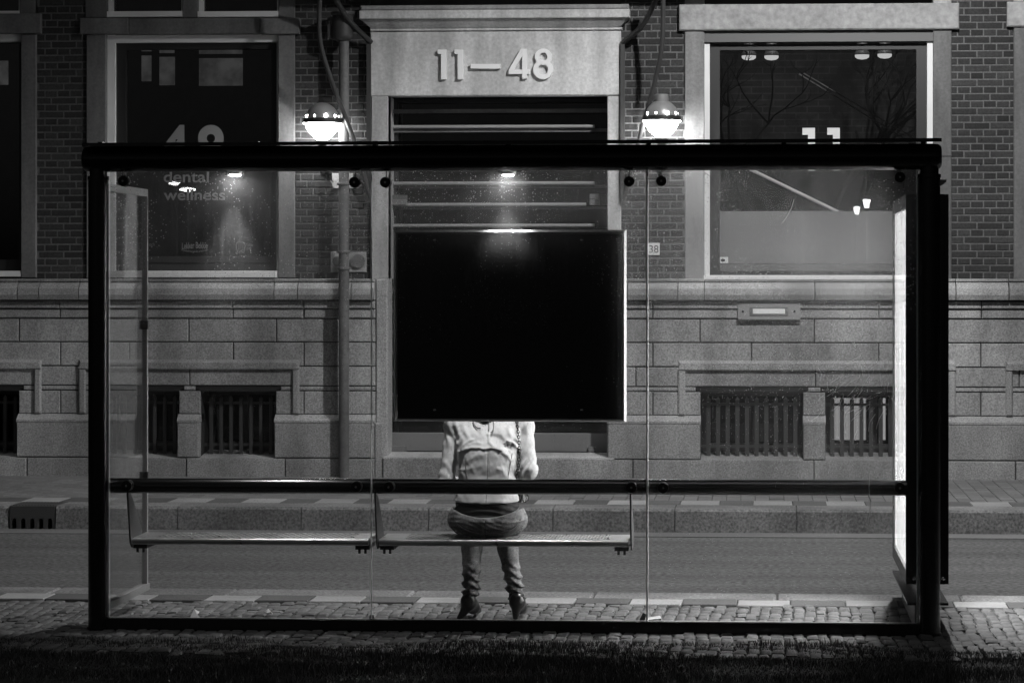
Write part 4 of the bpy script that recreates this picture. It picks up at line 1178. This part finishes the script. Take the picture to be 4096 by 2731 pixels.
# --- body: one continuous surface
B = SDF((-.30, -.24, -.02), (.30, .56, 1.36), .0062)
B.loft([(z, w-.012, d-.012, c) for z, w, d, c in torso[1:]], 2.3, .02)
B.ell((0, -.02, .53), (.17, .14, .09), .03)
for i in (0, 1):
    s = (-1, 1)[i]
    B.cap(shoul[i], elb[i], .040, .032, .03); B.cap(elb[i], wri[i], .032, .022, .02)
    B.cap(hip[i], kne[i], .075, .048, .03); B.cap(kne[i], ank[i], .046, .030, .02)
    B.cap(ank[i], (ank[i][0]+.012*s, ank[i][1]+.11, .036), .024, .012, .02)
    w = np.array(wri[i]); fwd = np.array([-s*.35, .9, -.25]); fwd /= np.linalg.norm(fwd); side = np.array([s*.93, .36, 0])
    B.cap(w, w+fwd*.075, .024, .022, .012); B.cap(w+fwd*.03+side*.016, w+fwd*.075+side*.022, .017, .016, .01); B.cap(w+fwd*.03-side*.016, w+fwd*.075-side*.022, .017, .016, .01)
    for k, (o_, L1) in enumerate(((-.030, .062), (-.010, .074), (.011, .070), (.031, .054))):
        p0 = w+fwd*.078+side*o_; p1 = p0+fwd*L1*.5+np.array([0, 0, -.008]); p2 = p1+fwd*L1*.35+np.array([0, 0, -.022])
        B.cap(p0, p1, .0095, .0088, .006); B.cap(p1, p2, .0088, .0078, .004)
    q0 = w+fwd*.02-side*.022*1; q1 = q0+fwd*.03-side*.03; q2 = q1+fwd*.032+np.array([0, 0, -.006])
    B.cap(q0, q1, .012, .010, .008); B.cap(q1, q2, .010, .0085, .004)
B.cap((0, .12, 1.05), (0, .165, 1.14), .052, .048, .03)
hc = np.array([0, .195, 1.205])
B.ell(hc, (.074, .092, .105), .02, -.35); B.ell(hc+np.array([0, .045, -.05]), (.052, .05, .06), .03, -.3)
B.cap(hc+np.array([0, .095, -.005]), hc+np.array([0, .112, -.040]), .008, .013, .01)
for s in (-1, 1):
    B.ell(hc+np.array([s*.075, .0, -.015]), (.010, .02, .03), .008)
    B.ell(hc+np.array([s*.030, .083, -.002]), (.014, .010, .009), .004)
B.cap(hc+np.array([-.02, .092, -.078]), hc+np.array([.02, .092, -.078]), .008, .008, .006)
B.mesh('body', m_skin, pr, OFF)
# --- jacket
K = SDF((-.30, -.24, .56), (.30, .32, 1.12), .0044)
K.loft(torso, 2.35, .02)
for i in (0, 1):
    K.cap(shoul[i], elb[i], .052, .040, .014); K.cap(elb[i], wri[i], .041, .032, .02)
    K.ell(np.array(shoul[i])+np.array([0, 0, -.01]), (.06, .07, .055), .03)
def ridge(pts, wd, amp, under=0.0):
    pts = [zz(*p) for p in pts]
    best = np.full(K.X.shape, 9.0); sgn = np.zeros(K.X.shape)
    for (x0, z0), (x1, z1) in zip(pts[:-1], pts[1:]):
        vx, vz = x1-x0, z1-z0; L2 = vx*vx+vz*vz
        t = np.clip(((K.X-x0)*vx+(K.Z-z0)*vz)/L2, 0, 1)
        ex, ez = K.X-x0-t*vx, K.Z-z0-t*vz
        dd = np.sqrt(ex*ex+ez*ez); m = dd < best; best = np.where(m, dd, best); sgn = np.where(m, ez, sgn)
    g = np.exp(-(best/wd)**2)
    K.d -= np.where(K.Y < cyz(K.Z), amp*g, 0)
    if under: K.d += np.where(K.Y < cyz(K.Z), under*np.exp(-((best)/(wd*1.6))**2)*(sgn < 0), 0)
A = .001
ridge([(345, 420), (420, 386), (500, 368), (570, 368), (610, 384)], .0095, 8*A, 5*A)
ridge([(625, 378), (700, 372), (780, 392), (835, 404)], .0090, 7*A, 4*A)
ridge([(372, 378), (400, 335), (450, 300), (500, 285)], .0070, 6*A, 1*A)
ridge([(322, 340), (345, 300), (335, 240)], .008, 6*A)
ridge([(455, 338), (520, 316), (590, 324)], .0085, 4*A, 1*A)
ridge([(655, 225), (668, 300), (720, 350), (790, 385)], .0075, 7*A)
ridge([(700, 262), (760, 272), (820, 322), (845, 362)], .018, -12*A)
ridge([(828, 330), (850, 302), (895, 312), (935, 350), (965, 392)], .0080, 10*A, 5*A)
ridge([(850, 170), (885, 240), (950, 300)], .010, 6*A, 1*A)
ridge([(450, 505), (500, 468), (560, 446), (610, 440)], .014, 3.5*A, 1*A)
ridge([(815, 425), (862, 452), (890, 500)], .011, 6*A, 3*A)
ridge([(345, 606), (420, 596), (490, 584)], .012, 3.5*A, 1.5*A)
ridge([(770, 590), (820, 612), (865, 690)], .014, 3*A, 1*A)
ridge([(400, 180), (440, 230), (430, 290)], .022, 5*A)
ridge([(560, 150), (590, 230), (560, 290)], .022, 4*A)
ridge([(720, 110), (780, 180), (800, 250)], .02, 4*A)
ridge([(662, 400), (664, 560), (660, 700), (655, 900)], .0045, -3*A)
ridge([(640, 100), (650, 180), (645, 300)], .005, -4*A); ridge([(662, 100), (668, 170), (655, 230)], .007, 5*A)
cr = np.random.default_rng(11)
def cloth(sd, amp, n, lo, hi):
    out = 0
    for _ in range(n):
        k = cr.normal(0, 1, 3); k *= 2*math.pi/cr.uniform(lo, hi)/np.linalg.norm(k)
        out = out+np.sin(sd.X*k[0]+sd.Y*k[1]+sd.Z*k[2]+cr.uniform(0, 6.28))
    sd.d -= amp*out/math.sqrt(n)
cloth(K, .0013, 9, .045, .11); cloth(K, .0007, 8, .020, .035)
# sleeve wrinkles
for i in (0, 1):
    e = np.array(elb[i]); dd = np.sqrt((K.X-e[0])**2+(K.Y-e[1])**2+(K.Z-e[2])**2)
    K.d -= .0035*np.exp(-(dd/.10)**2)*np.sin(K.Z*95+K.X*130*(1, -1)[i]+K.Y*60+2*np.sin(K.X*40))
    sm = np.array(shoul[i]); dd = np.sqrt((K.X-sm[0])**2+(K.Z-sm[2]+.07)**2)
    K.d -= .003*np.exp(-(dd/.09)**2)*np.sin(K.X*150+K.Z*50*(1, -1)[i]+1.5*np.sin(K.Z*40))
hem = .603+.006*np.abs(K.X)/.15
K.d = np.maximum(K.d, np.where(np.abs(K.Y) < .2, hem-K.Z, -1)*np.where(np.abs(K.X) < .26, 1, 1))
K.d = np.maximum(K.d, np.where((K.Z > 1.045), (.052-np.sqrt(K.X**2+(K.Y-.13)**2)), -1))
jk = K.mesh('jacket', m_jacket, pr, OFF)
f = MB()
def bseam(pts, r=.0019, e=.002):
    L = []
    for p in pts:
        x, z = zz(*p); hw = np.interp(z, TZ, [q[1] for q in torso]); hd = np.interp(z, TZ, [q[2] for q in torso])
        L.append((PXC+x, PY+float(cyz(z))-hd*max(.0, 1-min(1, abs(x/hw))**2.35)**(1/2.35)-e, z))
    f.tube(catmull(L, 5), r, 5)
bseam([(662, 420), (664, 500), (662, 600), (658, 700), (655, 800), (652, 925)]); bseam([(905, 430), (893, 520), (875, 620), (866, 700)]); bseam([(430, 470), (428, 560), (436, 640), (450, 710)])
f.build('seam', m_seam, jk, True)
# --- black top showing under the hem
T = SDF((-.24, -.24, .46), (.24, .20, .66), .0055)
T.loft([(.47, .150, .128, -.038), (.52, .160, .134, -.038), (.57, .160, .132, -.036), (.605, .158, .124, -.03), (.65, .13, .10, -.02)], 2.2, 0)
T.d -= .004*np.sin(T.Z*190+40*T.X*T.X*8+9*T.X)*np.clip((.62-T.Z)/.05, 0, 1)
T.mesh('top', m_shirt, pr, OFF)
# --- jeans
D = SDF((-.26, -.26, .07), (.26, .52, .60), .0050)
D.loft([(.436, .118, .12, -.03), (.452, .152, .145, -.03), (.48, .188, .165, -.03), (.515, .200, .166, -.032), (.55, .190, .152, -.034), (.585, .172, .142, -.036)], 2.3, .02)
for i in (0, 1):
    D.cap((hip[i][0]*1.1, .02, .512), kne[i], .088, .064, .035)
    D.cap(kne[i], (kne[i][0]*.55+ank[i][0]*.45, .29, .34), .060, .051, .02); D.cap((kne[i][0]*.55+ank[i][0]*.45, .29, .34), ank[i], .051, .040, .02)
wr_ = np.clip((.30-D.Z)/.14, 0, 1)
D.d -= wr_*(.0085*np.sin(D.Z*150+D.X*45+np.sin(D.X*60+D.Z*25)*1.5)+.0035*np.sin(D.Z*290-D.X*80+2*np.sin(D.X*35)))
cloth(D, .0011, 8, .03, .07)
D.d -= np.where(D.Z > .42, .0013*np.sin(D.Z*260+9*np.sin(D.X*14)+D.X*30), 0)
# back pockets, seat seam and yoke
yk_ = np.abs(D.Z-(.508+.55*D.X**2)); D.d += np.where(D.Y < -.05, .0028*np.exp(-(yk_/.004)**2), 0)
D.d += np.where(D.Y < -.05, .004*np.exp(-(np.abs(D.X)/.004)**2)*(D.Z < .515), 0)
D.d -= np.where(D.Y < -.05, .0035*np.exp(-(np.abs(D.X)/.007)**2)*(D.Z > .505), 0)
cut_ = .537+1.35*D.X**2
D.d = np.maximum(D.d, np.where(D.Y < .14, D.Z-cut_, D.Z-.60)*.8)
D.d = np.maximum(D.d, .082-D.Z)
jn = D.mesh('jeans', m_jeans, pr, OFF)
# waistband, label and studs
f = MB()
def seat_y(x, z):
    hw = np.interp(z, [.436, .452, .48, .515, .55, .585], [.118, .152, .188, .200, .190, .172]); hd = np.interp(z, [.436, .452, .48, .515, .55, .585], [.12, .145, .165, .166, .152, .142])
    q = max(0, 1-abs(x/hw)**2.3); return -.033-hd*q**(1/2.3)
for s, pts in ((-1, [(305, 1195), (332, 1224), (360, 1248), (390, 1262), (424, 1275), (460, 1287), (498, 1292)]), (1, [(1016, 1192), (992, 1224), (968, 1246), (940, 1266), (910, 1282), (877, 1293), (838, 1303), (797, 1307), (752, 1308)])):
    for p in pts:
        x, z = zz(*p); y = seat_y(x, z)
        f.lathe([(.0036, .001), (.003, -.003), (.001, -.004)], (PXC+x, PY+y-.001, z), 'Y', 8)
f.build('studs', m_chrome, jn, True)
f = MB()
def jseam(pts, r=.0022):
    L = []
    for p in pts:
        x, z = zz(*p); L.append((PXC+x, PY+seat_y(x, z)-.001, z))
    f.tube(catmull(L, 5), r, 5)
jseam([(300, 1060), (330, 1125), (390, 1180), (480, 1222), (560, 1245), (650, 1256), (760, 1252), (860, 1225), (940, 1185), (1000, 1110)]); jseam([(652, 1110), (653, 1200), (650, 1330)])
f.build('seam', m_shirt, jn, True)
f = MB()
for (a, b, c, d_) in ((820, 1112, 958, 1066),):
    P4 = []
    for (u, w) in ((a, b), (c, d_-30), (c, d_), (a, b+26)):
        x, z = zz(u, w); P4.append((PXC+x, PY+seat_y(x, z)-.006, z))
    P4 += [(x, y+.006, z) for x, y, z in P4]
    f.add(P4, [(0, 1, 2, 3), (7, 6, 5, 4), (0, 4, 5, 1), (1, 5, 6, 2), (2, 6, 7, 3), (3, 7, 4, 0)])
f.build('patch', m_seam, jn)
# --- shoes
H = SDF((-.24, .0, -.005), (.26, .42, .16), .0045)
def shoe(hx, hy, hz, tx, ty, tipx, tipy):
    H.cap((hx, hy, hz), (hx+(tx-hx)*.45, hy+(ty-hy)*.45, hz-.03), .036, .034, .02)
    H.ell((hx, hy+.005, hz+.008), (.041, .046, .042), .015)
    H.cap((hx+(tx-hx)*.45, hy+(ty-hy)*.45, hz-.032), (tx, ty, .022), .032, .020, .02)
    H.cap((hx, hy-.012, hz-.012), (tipx, tipy, .006), .029, .0145, .014)
shoe(.140, .105, .083, .155, .30, .134, .078)
shoe(-.108, .105, .080, -.080, .30, -.152, .075)
H.d = np.maximum(H.d, -H.Z+.001)
H.mesh('shoe', m_shoe, pr, OFF)
# --- hair
Hh = SDF((-.16, -.06, .99), (.16, .34, 1.36), .006)
Hh.ell(hc+np.array([0, -.014, .016]), (.088, .098, .108), .02, -.3)
Hh.cap((0, .105, 1.19), (-.01, .0, 1.03), .075, .035, .04); Hh.cap((-.05, .12, 1.17), (-.05, .01, 1.04), .05, .022, .03); Hh.cap((.05, .12, 1.17), (.035, .005, 1.04), .05, .022, .03)
Hh.d += .002*np.sin(Hh.X*260)
Hh.d = np.maximum(Hh.d, np.minimum(.02, Hh.Y-.255))
hair = Hh.mesh('hair', m_hair, pr, OFF)
f = MB()
for pts in ([(480, 60), (490, 110), (515, 150), (545, 165), (570, 165)], [(640, 60), (650, 120), (655, 190)], [(690, 70), (705, 140), (700, 190), (680, 210)]):
    L = []
    for p in pts:
        x, z = zz(*p); L.append((PXC+x, PY+backy(z)-.010, z))
    f.tube(catmull(L, 5), .0028, 6)
f.build('loose_strand', m_seam, hair, True)
# --- handbag with chain strap
hb = thing('handbag', (PXC+.06, PY+.27, .60), 'dark handbag on the lap of the seated person with chain strap down the back', 'handbag')
f = MB(); f.fbox(PXC-.02, PXC+.17, PY+.30, PY+.37, .575, .70, .015); f.build('bag', m_shoe, hb)
def bk(px_, py_, e=.016):
    x, z = zz(px_, py_); return (PXC+x, PY+backy(z)-e, z)
path = catmull([(PXC+.15, PY+.30, .69), (PXC+.15, PY+.22, .92), (PXC+.135, PY+.13, 1.062), bk(945, 100), bk(968, 200), bk(985, 330), bk(990, 450), bk(983, 560), bk(972, 700), (PXC+.178, PY-.07, .615), (PXC+.195, PY+.08, .612), (PXC+.16, PY+.30, .64)], 14)
f = MB(); acc = 0; last = path[0]; k = 0
for p, q in zip(path[:-1], path[1:]):
    acc += (q-p).length
    if acc > .0125:
        acc = 0; dvec = (q-p).normalized(); k += 1
        s1 = Vector((1, 0, 0)) if k % 2 else Vector((0, 1, 0)); s1 = (s1-dvec*s1.dot(dvec)).normalized()
        ring = [p+dvec*.0100*math.cos(t)+s1*.0068*math.sin(t) for t in np.linspace(0, 2*math.pi, 11)]
        f.tube(ring, .0027, 5, cap=False)
f.build('chain', M('gunmetal', .10, .18, metal=1.0), hb, True)

# ================================================================== LANTERNS ACROSS THE SQUARE (mirrored in the panes)
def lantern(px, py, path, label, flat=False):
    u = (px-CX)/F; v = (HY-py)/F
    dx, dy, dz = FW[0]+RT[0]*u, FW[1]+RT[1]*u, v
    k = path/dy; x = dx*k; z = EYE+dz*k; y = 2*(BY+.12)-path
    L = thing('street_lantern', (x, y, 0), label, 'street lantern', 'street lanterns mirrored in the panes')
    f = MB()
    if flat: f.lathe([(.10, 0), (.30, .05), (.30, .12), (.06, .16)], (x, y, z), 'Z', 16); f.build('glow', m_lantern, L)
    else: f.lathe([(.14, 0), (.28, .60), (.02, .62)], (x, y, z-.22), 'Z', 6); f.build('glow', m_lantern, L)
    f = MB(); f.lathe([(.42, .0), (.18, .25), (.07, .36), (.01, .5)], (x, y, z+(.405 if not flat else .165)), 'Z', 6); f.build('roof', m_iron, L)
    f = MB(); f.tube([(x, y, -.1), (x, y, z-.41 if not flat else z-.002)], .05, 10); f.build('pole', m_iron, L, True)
lantern(1968, 486, 212, 'glass street lantern far across the lawn, mirrored in the right window')
lantern(406, 426, 100, 'flat street lantern mirrored in left window above the word wellness', True)
lantern(431, 441, 97, 'flat street lantern mirrored in left window across the word wellness', True)

# ---- added brick panel and branches standing in for street reflections, right room
def brickmat():
    m, nt, o = newmat('painted_reflection_brick'); b = N(nt, 'ShaderNodeBsdfPrincipled'); b.inputs['Roughness'].default_value = .9
    tc = N(nt, 'ShaderNodeTexCoord'); mp = N(nt, 'ShaderNodeMapping'); mp.inputs['Rotation'].default_value = (math.radians(90), 0, 0)
    t_ = N(nt, 'ShaderNodeTexBrick'); nt.links.new(tc.outputs['Object'], mp.inputs[0]); nt.links.new(mp.outputs[0], t_.inputs[0])
    t_.inputs['Color1'].default_value = g4(.010); t_.inputs['Color2'].default_value = g4(.018); t_.inputs['Mortar'].default_value = g4(.032)
    t_.inputs['Scale'].default_value = 1; t_.inputs['Brick Width'].default_value = .21; t_.inputs['Row Height'].default_value = .062; t_.inputs['Mortar Size'].default_value = .006
    bw_ = N(nt, 'ShaderNodeRGBToBW'); nt.links.new(t_.outputs[0], bw_.inputs[0])
    v_ = math_(nt, 'MULTIPLY', bw_.outputs[0], maprange(nt, noise(nt, 1.9, 5, .7), .38, .62, .1, 1.5)); cc = N(nt, 'ShaderNodeCombineColor')
    for i_ in range(3): nt.links.new(v_, cc.inputs[i_])
    nt.links.new(cc.outputs[0], b.inputs['Base Color']); nt.links.new(b.outputs[0], o.inputs[0]); return m
x0, x1, z0, z1 = R(1560, 60, 2260, 700, BY+3.15)
f = MB(); f.box(x0, x1, BY+3.12, BY+3.17, z0, z1); f.build('reflection_wall_standin', brickmat(), bld)
px_, pz_ = P(1862, 600, BY+2.3); pz_ = P(1862, 700, BY+2.3)[1]
bt = thing('branch_standin', (px_, BY+2.3, pz_), 'added dark branches behind the right window, standing in for reflected trees', 'reflection stand-in')
tr_ = random.Random(5); trunk = MB(); crown = MB()
def grow(p, d, L, r, depth):
    pts = [p]; q = p; dd = d
    for _ in range(4):
        dd = (dd+Vector((tr_.gauss(0, .16), tr_.gauss(0, .16), tr_.gauss(.03, .1)))).normalized(); q = q+dd*(L/4); pts.append(q)
    (trunk if depth == 0 else crown).tube(pts, [r*(1-.12*k) for k in range(5)], 6 if depth > 1 else 10)
    if depth < 5:
        for k in range(3 if depth < 4 else 2):
            at = pts[tr_.choice((2, 3, 4))] if k else pts[4]
            nd = (dd+Vector((tr_.gauss(0, .55), tr_.gauss(0, .55), tr_.gauss(.05, .4)))).normalized()
            grow(at, nd, L*tr_.uniform(.6, .85), r*.58, depth+1)
grow(Vector((px_, BY+2.3, pz_)), Vector((0, 0, 1)), 1.05, .05, 0); grow(Vector((px_+.02, BY+2.3, pz_)), Vector((.45, 0, 1)).normalized(), 1.25, .045, 0); grow(Vector((px_-.02, BY+2.28, pz_)), Vector((.12, 0, 1)).normalized(), 1.5, .04, 0)
trunk.build('trunk', m_hole, bt, True); crown.build('crown', m_hole, bt, True)
# ================================================================== LIGHT
W = bpy.data.worlds.new('World'); S.world = W; W.use_nodes = True
nt = W.node_tree; nt.nodes.clear()
sky = nt.nodes.new('ShaderNodeTexSky'); sky.sky_type = 'NISHITA'; sky.sun_disc = False; sky.sun_elevation = math.radians(-4); sky.sun_rotation = math.radians(200)
bw = nt.nodes.new('ShaderNodeRGBToBW'); bg = nt.nodes.new('ShaderNodeBackground'); bg.inputs[1].default_value = .3; wo = nt.nodes.new('ShaderNodeOutputWorld')
nt.links.new(sky.outputs[0], bw.inputs[0]); nt.links.new(bw.outputs[0], bg.inputs[0]); nt.links.new(bg.outputs[0], wo.inputs[0])
ld = bpy.data.lights.new('street_light', 'SPOT'); ld.energy = 1400; ld.spot_size = math.radians(154); ld.spot_blend = .5; ld.shadow_soft_size = .10
lo = bpy.data.objects.new('street_light', ld); COL.objects.link(lo); lo.location = (1.1, 18.2, 6.0)
aim = Vector((1.3, 19.3, 0))-Vector(lo.location); lo.rotation_euler = aim.to_track_quat('-Z', 'Y').to_euler()

sd_ = bpy.data.lights.new('fill_sun', 'SUN'); sd_.energy = .15; sd_.angle = math.radians(25)  # added soft fill to lift the dark grass, no known moon
so = bpy.data.objects.new('fill_sun', sd_); COL.objects.link(so); so.rotation_euler = (math.radians(17), 0, math.radians(20))
# ================================================================== CAMERA
cd = bpy.data.cameras.new('camera'); cam = bpy.data.objects.new('camera', cd); COL.objects.link(cam)
cd.sensor_width = 36; cd.lens = F/2352*36; cd.shift_x = -(CX-1176)/2352; cd.shift_y = -(784-HY)/2352
cd.clip_start = .1; cd.clip_end = 500
cam.location = (0, 0, EYE); cam.rotation_euler = (math.radians(90), 0, -PHI)
S.camera = cam
S.view_settings.view_transform = 'Standard'; S.view_settings.look = 'None'; S.view_settings.exposure = 0; S.view_settings.gamma = 1
S.render.engine = 'CYCLES'
c = S.cycles; c.use_denoising = True; c.max_bounces = 8; c.diffuse_bounces = 3; c.glossy_bounces = 4; c.transparent_max_bounces = 16; c.sample_clamp_indirect = 4; c.caustics_reflective = False; c.caustics_refractive = False
